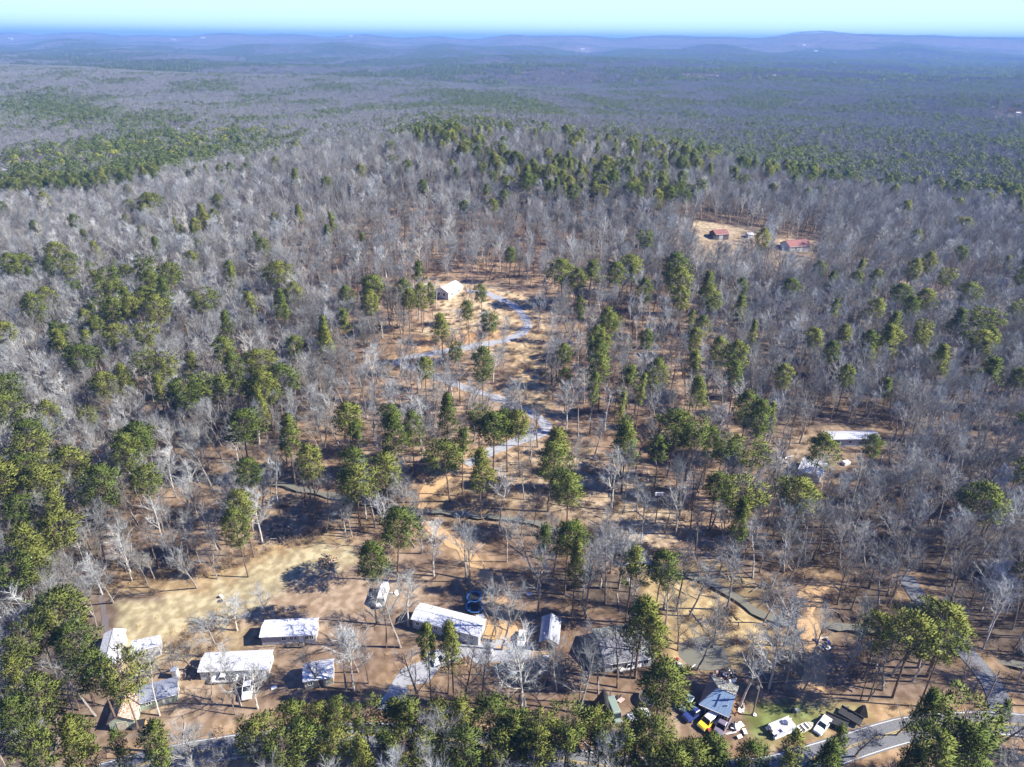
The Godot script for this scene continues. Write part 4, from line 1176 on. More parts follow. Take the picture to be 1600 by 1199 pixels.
func vehicle(called: String, label: String, category: String, style: String, ax: float, ad: float, bx: float, bd: float, length: float, paint: Material, roof: Material = null) -> Node3D:
	var a := Vector2(ax, -ad)
	var b := Vector2(bx, -bd)
	var mid := (a + b) * 0.5
	var dir := (b - a).normalized()
	var y := ground(mid.x, -mid.y)
	var t := thing(called, label, category, Vector3(mid.x, y, mid.y), atan2(-dir.y, dir.x))
	keep_clear.append([Vector2(mid.x, -mid.y), length * 0.5])
	var big := style in ["pickup", "van", "suv"]
	var w := 2.0 if big else 1.82
	var l := length
	var wr := 0.38 if big else 0.32
	var y0 := 0.36 if big else 0.26
	var belt := 1.08 if big else 0.88
	var prof: Array = {
		"sedan": [[-0.5, 0.86, 0.70], [-0.47, 0.95, 0.94], [-0.30, 1.0, 0.98], [0.16, 1.0, 0.96], [0.40, 0.98, 0.86], [0.48, 0.9, 0.74], [0.5, 0.8, 0.6]],
		"pickup": [[-0.5, 0.95, 0.95], [-0.49, 1.0, 1.0], [0.20, 1.0, 1.0], [0.42, 0.99, 0.97], [0.485, 0.93, 0.9], [0.5, 0.86, 0.72]],
		"suv": [[-0.5, 0.92, 0.9], [-0.48, 1.0, 1.0], [0.22, 1.0, 1.0], [0.44, 0.98, 0.94], [0.5, 0.88, 0.74]],
		"van": [[-0.5, 0.96, 1.0], [-0.49, 1.0, 1.02], [0.3, 1.0, 1.02], [0.46, 0.96, 0.95], [0.5, 0.88, 0.75]]}[style]
	var loops := []
	for s in prof:
		loops.append(section(s[0] * l, w * s[1], y0, belt * s[2]))
	part("body", MB.new().loft(loops), paint, t)
	var cab := {"sedan": [-0.33, -0.19, 0.04, 0.20, 1.40], "pickup": [-0.10, -0.08, 0.12, 0.24, 1.82], "suv": [-0.47, -0.42, 0.10, 0.24, 1.80], "van": [-0.49, -0.485, 0.28, 0.42, 2.35]}[style] as Array
	var zb := w * 0.45
	var zt := w * 0.38
	var top: float = cab[4]
	var lowy := belt * 0.98
	var g := MB.new()
	g.loft([[Vector3(cab[0] * l, lowy, -zb), Vector3(cab[3] * l, lowy, -zb), Vector3(cab[3] * l, lowy, zb), Vector3(cab[0] * l, lowy, zb)],
		[Vector3(cab[1] * l, top, -zt), Vector3(cab[2] * l, top, -zt), Vector3(cab[2] * l, top, zt), Vector3(cab[1] * l, top, zt)]])
	part("windows", g, M.glass_dark if style != "van" else paint, t)
	if style == "van":
		var sc := Vector3(lerpf(cab[3], cab[2], 0.5) * l, lerpf(lowy, top, 0.5), 0)
		var tilt := atan2((cab[3] - cab[2]) * l, top - lowy)
		part("windscreen", MB.new().box(sc + Vector3(0.03, 0, 0), Vector3(0.04, 0.9, w * 0.72), Basis(Vector3.BACK, tilt)), M.glass_dark, t)
	var r := MB.new()
	r.loft([[Vector3(cab[1] * l - 0.04, top, -zt - 0.02), Vector3(cab[2] * l + 0.06, top, -zt - 0.02), Vector3(cab[2] * l + 0.06, top, zt + 0.02), Vector3(cab[1] * l - 0.04, top, zt + 0.02)],
		[Vector3(cab[1] * l + 0.05, top + 0.07, -zt + 0.1), Vector3(cab[2] * l - 0.08, top + 0.07, -zt + 0.1), Vector3(cab[2] * l - 0.08, top + 0.07, zt - 0.1), Vector3(cab[1] * l + 0.05, top + 0.07, zt - 0.1)]])
	part("roof", r, roof if roof else paint, t)
	var pil := MB.new()
	for s in [-1.0, 1.0]:
		for e in [[0, 1], [3, 2]]:
			pil.tube(Vector3(cab[e[0]] * l, lowy, s * zb), Vector3(cab[e[1]] * l, top, s * zt), 0.06, 0.05, 4)
	part("pillars", pil, paint, t)
	if style == "pickup":
		var bed := MB.new()
		bed.box(Vector3(-0.295 * l, belt + 0.035, 0), Vector3(0.38 * l, 0.02, w * 0.72))
		part("bed", bed, M.black, t)
		for s in [-1.0, 1.0]:
			part("bed_side", MB.new().box(Vector3(-0.295 * l, belt + 0.12, s * w * 0.42), Vector3(0.40 * l, 0.26, 0.12)), paint, t)
		part("tailgate", MB.new().box(Vector3(-0.49 * l, belt + 0.12, 0), Vector3(0.09, 0.26, w * 0.86)), paint, t)
	for sx in [-0.31, 0.32]:
		for sz in [-1.0, 1.0]:
			var wheel := Node3D.new()
			wheel.name = "wheel"
			t.add_child(wheel, true)
			var c := Vector3(sx * l, wr, sz * (w * 0.5 - 0.08))
			part("tyre", MB.new().tube(c - Vector3(0, 0, 0.11), c + Vector3(0, 0, 0.11), wr, wr, 12).disc(c + Vector3(0, 0, 0.11 * sz), wr, 12, Vector3(0, 0, sz)), M.tyre, wheel)
			part("rim", MB.new().disc(c + Vector3(0, 0, 0.125 * sz), wr * 0.62, 10, Vector3(0, 0, sz)), M.rim, wheel)
	for s in [-1.0, 1.0]:
		part("headlight", MB.new().box(Vector3(l * 0.485, belt * 0.72, s * w * 0.34), Vector3(0.10, 0.16, 0.3)), M.lamp_glass, t)
		part("tail_light", MB.new().box(Vector3(-l * 0.497, belt * 0.78, s * w * 0.38), Vector3(0.06, 0.18, 0.2)), M.red, t)
	part("bumper", MB.new().box(Vector3(l * 0.49, y0 + 0.12, 0), Vector3(0.16, 0.2, w * 0.9)), M.steel if big else paint, t)
	part("bumper", MB.new().box(Vector3(-l * 0.495, y0 + 0.12, 0), Vector3(0.14, 0.2, w * 0.9)), M.steel if big else paint, t)
	return t

# ------------------------------------------------------------------ yard things
func log_pile(called: String, label: String, x: float, d: float, r: float, high: float, count: int, mats: Array, sd: int, cat := "brush pile") -> Node3D:
	var rng := RandomNumberGenerator.new()
	rng.seed = sd
	var t := thing(called, label, cat, at(x, d))
	keep_clear.append([Vector2(x, d), r])
	for k in count:
		var turn := rng.randf() * TAU
		var dist := sqrt(rng.randf()) * r * 0.75
		var spot := Vector2(cos(turn), sin(turn)) * dist
		var p := Vector3(spot.x, ground(x + spot.x, d - spot.y) - ground(x, d) + 0.15 + rng.randf() * high * (1.0 - dist / r), spot.y)
		var dir := Vector3(rng.randfn(), rng.randf_range(-0.15, 0.4), rng.randfn()).normalized()
		var len := rng.randf_range(0.8, 2.6)
		var rad := rng.randf_range(0.06, 0.18)
		part("log", MB.new().tube(p - dir * len * 0.5, p + dir * len * 0.5, rad, rad * 0.7, 5).disc(p - dir * len * 0.5, rad, 5, -dir).disc(p + dir * len * 0.5, rad * 0.7, 5, dir), mats[rng.randi() % mats.size()], t)
	return t

func scrap_heap(called: String, label: String, x: float, d: float, r: float, count: int, mats: Array, sd: int) -> Node3D:
	var rng := RandomNumberGenerator.new()
	rng.seed = sd
	var t := thing(called, label, "scrap heap", at(x, d))
	keep_clear.append([Vector2(x, d), r])
	for k in count:
		var turn := rng.randf() * TAU
		var dist := sqrt(rng.randf()) * r
		var spot := Vector2(cos(turn), sin(turn)) * dist
		var p := Vector3(spot.x, ground(x + spot.x, d - spot.y) - ground(x, d) + 0.2 + rng.randf() * 0.4, spot.y)
		var b := Basis.from_euler(Vector3(rng.randfn() * 0.3, rng.randf() * TAU, rng.randfn() * 0.3))
		part(["sheet", "panel", "plank", "crate"][k % 4], MB.new().box(p, [Vector3(1.3, 0.06, 0.9), Vector3(1.0, 0.1, 0.6), Vector3(1.9, 0.08, 0.25), Vector3(0.6, 0.5, 0.5)][k % 4] * rng.randf_range(0.7, 1.2), b), mats[rng.randi() % mats.size()], t)
	return t

func trampoline(label: String, x: float, d: float, r: float) -> void:
	var t := thing("trampoline", label, "trampoline", at(x, d), 0.0, "trampolines behind the long trailer")
	keep_clear.append([Vector2(x, d), r])
	part("jumping_mat", MB.new().disc(Vector3(0, 0.85, 0), r * 0.8, 24).disc(Vector3(0, 0.84, 0), r * 0.8, 24, Vector3.DOWN), M.mat_black, t)
	part("edge_pad", MB.new().ring(Vector3(0, 0.8, 0), r * 0.84, r, 0.0, 0.09), M.blue_pad, t)
	for k in 6:
		var a := Vector3(cos(TAU * k / 6.0), 0, sin(TAU * k / 6.0)) * r * 0.97
		part("leg", MB.new().tube(a - Vector3(0, 0.3, 0), a + Vector3(0, 0.8, 0), 0.03, 0.03, 4), M.steel, t)
		part("net_pole", MB.new().tube(a + Vector3(0, 0.85, 0), a * 1.02 + Vector3(0, 2.4, 0), 0.025, 0.025, 4), M.blue_pad, t)

func boat_hull(l: float, w: float, y0: float, y1: float) -> Array:
	var loops := []
	for s in [[-0.5, 0.86, 0.0], [-0.2, 1.0, 0.0], [0.15, 0.95, 0.02], [0.35, 0.62, 0.1], [0.47, 0.2, 0.2], [0.5, 0.04, 0.25]]:
		var z: float = w * 0.5 * s[1]
		loops.append([Vector3(s[0] * l, y0 + s[2], -z * 0.55), Vector3(s[0] * l, y1 + s[2] * 0.5, -z), Vector3(s[0] * l, y1 + s[2] * 0.5, z), Vector3(s[0] * l, y0 + s[2], z * 0.55)])
	return loops

func utility_pole(label: String, x: float, d: float, high: float, turn: float) -> Node3D:
	var t := thing("utility_pole", label, "utility pole", at(x, d), turn, "utility poles along the road")
	part("pole", MB.new().tube(Vector3(0, -0.5, 0), Vector3(0, high, 0), 0.16, 0.11, 6), M.grey_timber, t)
	part("crossarm", MB.new().box(Vector3(0, high - 0.5, 0), Vector3(0.12, 0.14, 2.2)), M.grey_timber, t)
	for s in [-0.9, 0.0, 0.9]:
		part("insulator", MB.new().tube(Vector3(0, high - 0.43, s), Vector3(0, high - 0.2, s), 0.05, 0.04, 5), M.trim, t)
	part("transformer", MB.new().tube(Vector3(0.3, high - 1.9, 0), Vector3(0.3, high - 1.1, 0), 0.2, 0.2, 8).disc(Vector3(0.3, high - 1.1, 0), 0.2, 8), M.steel, t)
	return t

func small_item(called: String, label: String, cat: String, shape: MB, m: Material, x: float, d: float, turn := 0.0, group := "") -> void:
	whole(called, shape, m, label, cat, at(x, d), turn, group)

func make_ways() -> void:
	var road := smooth_line(PackedVector2Array([Vector2(-73.9, 77.1), Vector2(-60.8, 81.2), Vector2(-47.5, 83.7), Vector2(-35.8, 85.2), Vector2(-23.8, 85.6), Vector2(-11.5, 84.9), Vector2(0.6, 82.7), Vector2(12.4, 80.6), Vector2(23.9, 79.2), Vector2(35.4, 78.7), Vector2(47.3, 79.5), Vector2(57.7, 82.2), Vector2(66.0, 84.7), Vector2(73.1, 86.9), Vector2(80.1, 88.5), Vector2(93.1, 89.5), Vector2(105.0, 88.5), Vector2(118.6, 86.8)]), 2.5)
	var side := smooth_line(PackedVector2Array([Vector2(97.2, 90.8), Vector2(98.8, 94.2), Vector2(99.9, 98.5), Vector2(99.8, 102.3), Vector2(99.4, 106.2), Vector2(99.2, 110.0), Vector2(98.7, 115.5), Vector2(97.3, 121.3), Vector2(97.7, 129.7)]), 2.0)
	var drive := smooth_line(PackedVector2Array([Vector2(-13.7, 173.1), Vector2(-6.8, 179.4), Vector2(1.2, 185.1), Vector2(8.0, 189.5), Vector2(11.1, 193.9), Vector2(9.3, 199.2), Vector2(4.0, 204.5), Vector2(-3.3, 210.0), Vector2(-11.3, 214.9), Vector2(-22.1, 221.6), Vector2(-32.2, 228.8), Vector2(-40.7, 233.4), Vector2(-43.6, 236.3), Vector2(-39.6, 239.7), Vector2(-30.1, 243.2), Vector2(-17.9, 247.9), Vector2(-5.3, 252.8), Vector2(2.4, 258.3), Vector2(6.0, 266.1), Vector2(5.0, 274.6), Vector2(0.8, 283.3), Vector2(-5.5, 291.1), Vector2(-13.5, 296.6), Vector2(-21.5, 298.4)]))
	var pad := smooth_line(PackedVector2Array([Vector2(-24.9, 90.8), Vector2(-23.7, 94.2), Vector2(-22.1, 97.5), Vector2(-18.9, 100.4), Vector2(-14.5, 103.3), Vector2(-9.2, 105.4), Vector2(-2.3, 105.6), Vector2(4.6, 104.9)]))
	var dirt := smooth_line(PackedVector2Array([Vector2(-14.1, 172.5), Vector2(-20.0, 166.2), Vector2(-23.9, 159.9), Vector2(-24.8, 155.4), Vector2(-25.7, 151.6), Vector2(-20.1, 144.4), Vector2(-14.2, 138.6), Vector2(-8.4, 131.1), Vector2(-4.1, 122.6), Vector2(-1.0, 114.9), Vector2(-0.2, 108.6), Vector2(-0.5, 105.8)]))
	var ford := smooth_line(PackedVector2Array([Vector2(77.3, 128.2), Vector2(71.8, 122.8), Vector2(68.4, 117.8), Vector2(67.6, 114.0), Vector2(66.7, 109.5), Vector2(65.1, 102.7), Vector2(62.3, 97.2)]))
	lanes = [road, side, drive, pad, dirt, ford]

func build_ways() -> void:
	structure("road", ribbon(lanes[0], 5.4, 0.16), M.asphalt)
	structure("side_road", ribbon(lanes[1], 4.3, 0.13), M.asphalt)
	structure("gravel_driveway", ribbon(lanes[2], 3.7, 0.10, 0.0, 1.3), M.gravel)
	for s in [-0.8, 0.8]:
		structure("wheel_track", ribbon(lanes[2], 0.6, 0.115, s, 0.3), M.gravel_dark)
	structure("gravel_pad", ribbon(lanes[3], 5.0, 0.085, 0.0, 2.6), M.gravel)
	structure("sandy_track", ribbon(lanes[4], 3.4, 0.09, 0.0, 1.6), M.sand)
	structure("creek_crossing_track", ribbon(lanes[5], 4.4, 0.10, 0.0, 1.0), M.sand)
	for s in [-2.35, 2.35]:
		structure("road_edge_line", ribbon(lanes[0], 0.16, 0.175, s), M.paint_white)
	for s in [-0.16, 0.16]:
		structure("road_centre_line", ribbon(lanes[0], 0.13, 0.175, s), M.paint_yellow)
	structure("creek_water", ribbon(smooth_line(creek), 1.9, -0.60, 0.0, 0.9, true), M.water)
	var pond := MB.new()
	var py := base_height(POND.x, POND.y) - 0.5
	for k in 32:
		var a := TAU * k / 32.0
		var b := TAU * (k + 1) / 32.0
		pond.tri(Vector3(POND.x, py, -POND.y), Vector3(POND.x + cos(a) * 6.2, py, -POND.y + sin(a) * 5.0), Vector3(POND.x + cos(b) * 6.2, py, -POND.y + sin(b) * 5.0), Vector3.UP)
	structure("pond_water", pond, M.water)
	var trench := MB.new()
	var dl := smooth_line(PackedVector2Array([Vector2(-102.4, 136.0), Vector2(-100.7, 130.3), Vector2(-98.1, 123.9), Vector2(-94.8, 117.9), Vector2(-91.1, 112.2), Vector2(-88.7, 109.5)]))
	structure("ditch", ribbon(dl, 1.1, 0.06, 0.0, 0.8), M.log_dark)

func make_yard() -> void:
	var G := "mobile homes in the yard"
	building("mobile_home", "pale grey mobile home with streaked white roof and steps beside its door", -53.81, 108.54, -42.47, 109.34, 4.3, 2.5, 0.55, {"wall": M.wall_grey, "roof": M.roof_white, "category": "mobile home", "group": G, "raise": 0.3, "mark": "grey mobile home",
		"windows": [["front", 0.42, 0.9, 0.9, 1.0], ["front", 0.57, 0.7, 0.9, 1.0], ["front", 0.63, 0.7, 0.9, 1.0], ["front", 0.85, 0.7, 0.9, 1.0], ["front", 0.94, 0.7, 0.9, 1.0], ["back", 0.3, 0.9, 0.9, 1.0], ["right", 0.5, 0.8, 0.9, 1.0]], "doors": [["front", 0.74, 0.9, 2.0, 0.1]]})
	building("mobile_home", "long white mobile home with bright roof behind two parked white vehicles", -63.54, 99.81, -49.94, 100.72, 4.4, 2.4, 0.55, {"wall": M.wall_white, "roof": M.roof_clean, "category": "mobile home", "group": G, "raise": 0.3, "mark": "white mobile home",
		"windows": [["front", 0.12, 0.8, 0.8, 1.0], ["front", 0.3, 0.8, 0.8, 1.0], ["front", 0.8, 0.8, 0.8, 1.0], ["front", 0.92, 0.6, 0.8, 1.0], ["right", 0.5, 0.9, 0.9, 1.0]], "doors": [["front", 0.5, 0.9, 2.0, 0.1, "wall_grey"]]})
	building("mobile_home", "very long white-roofed trailer home set aslant beside the trampolines", -20.98, 113.71, -6.14, 109.01, 4.6, 2.7, 0.6, {"wall": M.wall_grey, "roof": M.roof_clean, "category": "mobile home", "group": G, "raise": 0.4, "mark": "long slanted trailer",
		"windows": [["front", 0.08, 0.8, 0.8, 1.1], ["front", 0.2, 1.2, 0.8, 1.1], ["front", 0.36, 0.8, 0.8, 1.1], ["front", 0.7, 1.2, 0.8, 1.1], ["front", 0.9, 0.8, 0.8, 1.1], ["back", 0.2, 0.8, 0.8, 1.1], ["back", 0.7, 0.8, 0.8, 1.1]], "doors": [["right", 0.5, 0.9, 2.0, 0.1, "wall_white"], ["front", 0.52, 0.9, 2.0, 0.1, "wall_dark"]]})
	building("small_cabin", "small beige cabin with pale ridged roof casting a dark shadow leftward", -41.86, 97.66, -36.33, 98.79, 4.2, 2.6, 1.0, {"wall": M.wall_cream, "roof": M.roof_white, "roof_back": M.roof_clean, "category": "cabin", "mark": "beige cabin",
		"windows": [["front", 0.2, 0.8, 0.8, 1.0], ["right", 0.5, 0.8, 0.8, 1.0], ["left", 0.5, 0.8, 0.8, 1.0]], "doors": [["front", 0.55, 1.0, 2.0, 0.0, "wall_dark"]]})
	building("storage_trailer", "white boxy storage trailer at the edge of the tan grass clearing", -80.14, 103.41, -74.91, 105.12, 3.0, 2.6, 0.28, {"wall": M.wall_white, "roof": M.roof_clean, "category": "trailer", "raise": 0.35, "over": 0.05, "mark": "white storage trailer", "windows": [["front", 0.2, 0.6, 0.5, 1.4]], "doors": [["left", 0.5, 1.6, 2.1, 0.1]]})
	building("metal_shed", "tall white-roofed metal shed half hidden by the pine at clearing corner", -82.66, 98.58, -85.62, 107.44, 3.7, 3.0, 0.7, {"wall": M.wall_white, "roof": M.roof_clean, "category": "shed", "mark": "tall white shed", "doors": [["right", 0.5, 2.4, 2.6, 0.0, "wall_grey"]]})
	building("metal_shed", "low green-walled metal shed with dappled pale roof below the storage trailer", -73.59, 92.20, -66.74, 94.59, 4.0, 2.3, 0.5, {"wall": M.wall_green, "roof": M.roof_grey, "category": "shed", "mark": "green metal shed", "windows": [["front", 0.3, 0.8, 0.6, 1.2]], "doors": [["front", 0.7, 0.9, 2.0, 0.0, "wall_white"], ["right", 0.5, 2.2, 2.0, 0.0, "wall_white"]]})
	building("barn_shed", "barn shed with rust-stained white roof and pale green gable end", -73.77, 86.51, -74.92, 92.05, 4.4, 2.3, 1.5, {"wall": M.wall_green, "roof": M.roof_rust, "category": "shed", "mark": "barn shed", "doors": [["left", 0.5, 1.8, 2.0, 0.0, "wall_cream"]]})
	var tb := thing("tool_box_shed", "low box with black lid and yellow plank end beside barn shed", "box", at(-70.97, 87.07), 0.25)
	part("box", MB.new().box(Vector3(0, 0.5, 0), Vector3(2.2, 1.0, 1.3)), M.wall_dark, tb)
	part("lid", MB.new().box(Vector3(0, 1.05, 0), Vector3(2.3, 0.08, 1.4)), M.black, tb)
	for k in 3:
		part("plank", MB.new().box(Vector3(1.14, 0.2 + k * 0.32, 0), Vector3(0.06, 0.3, 1.3)), M.timber, tb)
	var wc := thing("privy", "narrow upright white privy standing alone in the yard", "privy", at(-68.91, 98.36), 0.1)
	part("wall", MB.new().box(Vector3(0, 1.1, 0), Vector3(1.1, 2.2, 1.1)), M.wall_white, wc)
	part("roof", MB.new().box(Vector3(0, 2.28, 0), Vector3(1.25, 0.12, 1.25)), M.roof_grey, wc)
	part("door", MB.new().box(Vector3(0.0, 1.0, 0.57), Vector3(0.75, 1.9, 0.05)), M.wall_grey, wc)
	building("narrow_cabin", "narrow shed cabin with grey ridged metal roof and orange wooden porch", 8.40, 105.91, 9.25, 112.41, 3.4, 2.6, 1.1, {"wall": M.wall_wood, "roof": M.roof_grey, "category": "cabin", "over": 0.4, "mark": "orange-fronted cabin", "windows": [["left", 0.2, 0.6, 0.9, 1.0], ["left", 0.8, 0.6, 0.9, 1.0], ["right", 0.5, 0.8, 0.9, 1.0]], "doors": [["left", 0.5, 0.9, 2.0, 0.0, "wall_dark"]]})
	plank_deck("porch_deck", "orange wooden porch deck in front of narrow grey-roofed cabin", 8.33, 104.40, 0.0, 3.0, 1.8, 0.4, M.timber)
	building("old_house", "wide old house with dull grey roof half hidden by bare trees", 19.21, 104.70, 29.41, 106.52, 9.0, 2.8, 1.7, {"wall": M.wall_grey, "roof": M.roof_old, "roof_back": M.roof_cyan, "category": "house", "over": 0.4, "mark": "old grey-roofed house", "windows": [["front", 0.2, 1.0, 1.1, 0.9], ["front", 0.45, 1.0, 1.1, 0.9], ["front", 0.85, 1.0, 1.1, 0.9]], "doors": [["front", 0.65, 1.0, 2.0, 0.0, "wall_white"]]})
	building("red_roofed_lean_to", "rust-red roofed outbuilding against left end of old grey-roofed house", 18.64, 104.53, 20.47, 104.89, 8.0, 2.2, 0.9, {"wall": M.wall_dark, "roof": M.roof_brown, "roof_back": M.roof_red, "category": "outbuilding", "length": 3.4, "doors": [["front", 0.5, 1.0, 1.9, 0.0, "wall_grey"]]})
	building("tin_roofed_house", "tin-roofed house with blue and pale slopes behind the parked cars", 39.40, 94.47, 43.98, 91.92, 7.4, 2.7, 1.7, {"wall": M.wall_wood, "roof": M.roof_blue, "roof_back": M.roof_cyan, "cap": M.roof_cyan, "hip": 2.4, "hip_roof": M.roof_brown, "category": "house", "over": 0.35, "mark": "tin-roofed house", "windows": [["front", 0.3, 0.9, 1.0, 0.9], ["front", 0.8, 0.9, 1.0, 0.9], ["right", 0.3, 0.9, 1.0, 0.9], ["right", 0.7, 0.9, 1.0, 0.9]], "doors": [["front", 0.55, 0.9, 2.0, 0.0, "wall_dark"]]})
	building("tarp_shelter", "steep black tarp shelter like a tent among yard scrap", 18.69, 89.53, 18.73, 93.20, 3.4, 0.4, 3.4, {"wall": M.black, "roof": M.black, "category": "shelter", "over": 0.1, "vents": 0, "mark": "black tarp shelter"})
	building("hill_house", "white house on the hilltop above the looping driveway", -31.24, 292.57, -27.16, 299.61, 7.5, 3.0, 1.9, {"wall": M.wall_white, "roof": M.roof_clean, "category": "house", "over": 0.4, "length": 11.0, "mark": "white hilltop house", "windows": [["left", 0.3, 1.2, 1.3, 1.0], ["left", 0.7, 1.2, 1.3, 1.0], ["front", 0.25, 1.0, 1.1, 1.0], ["front", 0.75, 1.0, 1.1, 1.0]], "doors": [["front", 0.5, 1.0, 2.1, 0.0, "wall_grey"]]})
	building("mobile_home", "long white trailer home alone in the right-hand woods", 101.72, 188.38, 117.39, 189.08, 4.4, 2.6, 0.6, {"wall": M.wall_white, "roof": M.roof_clean, "category": "mobile home", "group": G, "raise": 0.4, "mark": "white woodland trailer", "windows": [["front", 0.15, 0.9, 0.9, 1.0], ["front", 0.4, 0.9, 0.9, 1.0], ["front", 0.8, 0.9, 0.9, 1.0]], "doors": [["front", 0.6, 0.9, 2.0, 0.0, "wall_grey"]]})
	building("woodland_house", "white-roofed house with stained front slope in the right-hand woods", 88.00, 173.51, 92.93, 170.19, 8.0, 2.7, 1.15, {"wall": M.wall_white, "roof": M.roof_white, "roof_back": M.roof_clean, "category": "house", "over": 0.35, "mark": "woodland house", "windows": [["right", 0.3, 1.0, 1.1, 0.9], ["right", 0.7, 1.0, 1.1, 0.9], ["front", 0.3, 1.0, 1.1, 0.9], ["front", 0.7, 1.0, 1.1, 0.9]], "doors": [["front", 0.5, 1.0, 2.0, 0.0, "wall_wood"]]})
	building("red_roofed_barn", "red-roofed barn beside the bare tan patch on the hill flank", 111.41, 378.54, 119.26, 380.73, 7.0, 3.0, 1.6, {"wall": M.wall_dark, "roof": M.roof_red, "category": "barn", "mark": "red-roofed barn", "doors": [["front", 0.4, 2.4, 2.4, 0.0, "wall_grey"]]})
	building("red_roofed_house", "red-roofed house with white gable end right of the red barn", 150.59, 372.44, 163.16, 376.08, 9.0, 3.2, 2.2, {"wall": M.wall_white, "roof": M.roof_red, "category": "house", "cap": M.roof_red, "over": 0.35, "mark": "gabled red house", "windows": [["right", 0.3, 1.0, 1.2, 1.0], ["right", 0.7, 1.0, 1.2, 1.0], ["front", 0.3, 1.0, 1.2, 1.0]], "doors": [["front", 0.55, 1.0, 2.1, 0.0]]})
	building("white_shed", "tiny white shed between the red barn and the gabled house", 132.88, 384.76, 135.73, 385.63, 3.0, 2.2, 0.6, {"wall": M.wall_white, "roof": M.roof_clean, "category": "shed", "length": 3.4, "doors": [["front", 0.5, 0.9, 1.9, 0.0, "wall_grey"]]})
	# vehicles
	vehicle("pickup_truck", "white pickup truck parked along the front of white mobile home", "pickup truck", "pickup", -56.49, 97.69, -60.45, 97.35, 5.3, M.car_white)
	vehicle("pickup_truck", "white loaded pickup parked nose to camera right of another pickup", "pickup truck", "pickup", -53.52, 97.87, -52.40, 93.09, 6.0, M.car_white)
	vehicle("delivery_van", "white van under bare trees left of the long slanted trailer", "van", "van", -29.76, 122.95, -29.95, 117.00, 6.4, M.car_white)
	vehicle("parked_car", "white car parked left of the narrow grey-roofed cabin", "car", "sedan", 2.76, 110.17, 2.45, 106.69, 4.6, M.car_white)
	vehicle("parked_car", "white car on the gravel pad behind two roadside pines", "car", "sedan", -12.71, 103.34, -15.44, 102.01, 4.5, M.car_white)
	vehicle("pickup_truck", "white pickup standing in front of the old grey-roofed house", "pickup truck", "pickup", 26.49, 102.01, 23.67, 101.17, 5.0, M.car_white)
	vehicle("old_van", "greenish white van nosed out beside the black tarp shelter", "van", "van", 20.33, 91.64, 20.82, 89.55, 4.8, M.car_green)
	vehicle("parked_car", "dusty silver car with white junk on it near black shelter", "car", "sedan", 26.74, 90.59, 24.09, 89.72, 4.4, M.car_silver)
	vehicle("pickup_truck", "dark blue pickup left of the yellow truck by tin-roofed house", "pickup truck", "pickup", 38.54, 92.00, 34.39, 89.29, 5.3, M.car_blue)
	vehicle("yellow_truck", "yellow off-road truck with white roof panel and black windows", "truck", "suv", 40.36, 90.19, 36.93, 87.42, 4.8, M.car_yellow, M.car_white)
	vehicle("pickup_truck", "dull purple-grey pickup right of the yellow truck", "pickup truck", "pickup", 42.31, 89.52, 39.83, 86.25, 5.2, M.car_purple)
	vehicle("parked_car", "white and blue car nose hidden behind yellow truck near porch", "car", "sedan", 41.18, 90.90, 40.18, 89.50, 3.9, M.car_white)
	vehicle("parked_jeep", "pale green jeep in shade left of the dark blue pickup", "jeep", "suv", 36.03, 93.26, 34.59, 91.38, 3.9, M.car_green)
	vehicle("parked_car", "white car parked on the roadside lawn right of the boats", "car", "sedan", 62.36, 89.91, 59.16, 86.88, 4.9, M.car_white)
	landmarks.append(["yellow truck", 38.60, 88.65])
	landmarks.append(["lawn boats", 54.94, 87.76])
	landmarks.append(["pond", 41.93, 106.52])
	landmarks.append(["dirt creek crossing", 68.29, 115.89])
	landmarks.append(["driveway hairpin bend", -41.83, 234.36])
	landmarks.append(["driveway's lower bend", 10.68, 195.02])
	landmarks.append(["driveway's upper bend", 5.76, 271.72])
	landmarks.append(["dark brush pile", -61.30, 143.99])
	landmarks.append(["sandy track", -13.72, 139.05])
	landmarks.append(["grass clearing's left ditch", -99.12, 127.05])
	landmarks.append(["road junction", 97.03, 91.77])
	landmarks.append(["road's middle", -4.22, 83.83])
	landmarks.append(["road's left end", -44.98, 83.47])
	# decks and trampolines
	plank_deck("end_deck", "yellow timber deck with rails at right end of long trailer", -4.05, 109.92, -0.25, 3.0, 4.0, 0.7, M.timber)
	plank_deck("front_steps", "weathered grey porch below the door of grey mobile home", -46.29, 106.36, 0.03, 3.6, 1.4, 0.5, M.grey_timber)
	trampoline("smaller blue-edged round trampoline farther behind the long trailer", -8.42, 120.17, 1.8)
	trampoline("larger blue-edged round trampoline nearer the long trailer's back", -8.12, 117.24, 2.1)
	# piles
	log_pile("brush_pile", "big dark brush pile in pine shade above the grass clearing", -60.92, 142.74, 4.2, 2.0, 70, [M.log_dark, M.log_dark, M.bark_grey], 5)
	log_pile("log_pile", "mixed pile of cut logs and stumps at clearing's upper end", -45.57, 132.22, 3.0, 1.2, 46, [M.log_dark, M.log_pale, M.log_pale, M.wall_wood], 6, "log pile")
	log_pile("brush_pile", "grey brush heap left of the white mobile home", -65.61, 99.33, 2.4, 1.2, 34, [M.log_dark, M.bark_grey], 7)
	log_pile("log_pile", "row of dark tree stumps pushed up on the hill right of driveway", 9.74, 291.04, 4.5, 1.0, 40, [M.log_dark, M.wall_dark], 8, "log pile")
	log_pile("brush_pile", "dark brush heap behind tin-roofed house ringed by white scrap", 45.89, 100.19, 2.2, 1.2, 34, [M.log_dark, M.wall_dark], 9)
	log_pile("brush_pile", "low brush heap on creek bank left of dirt crossing", 65.29, 117.36, 2.4, 0.9, 26, [M.log_dark, M.bark_grey], 14)
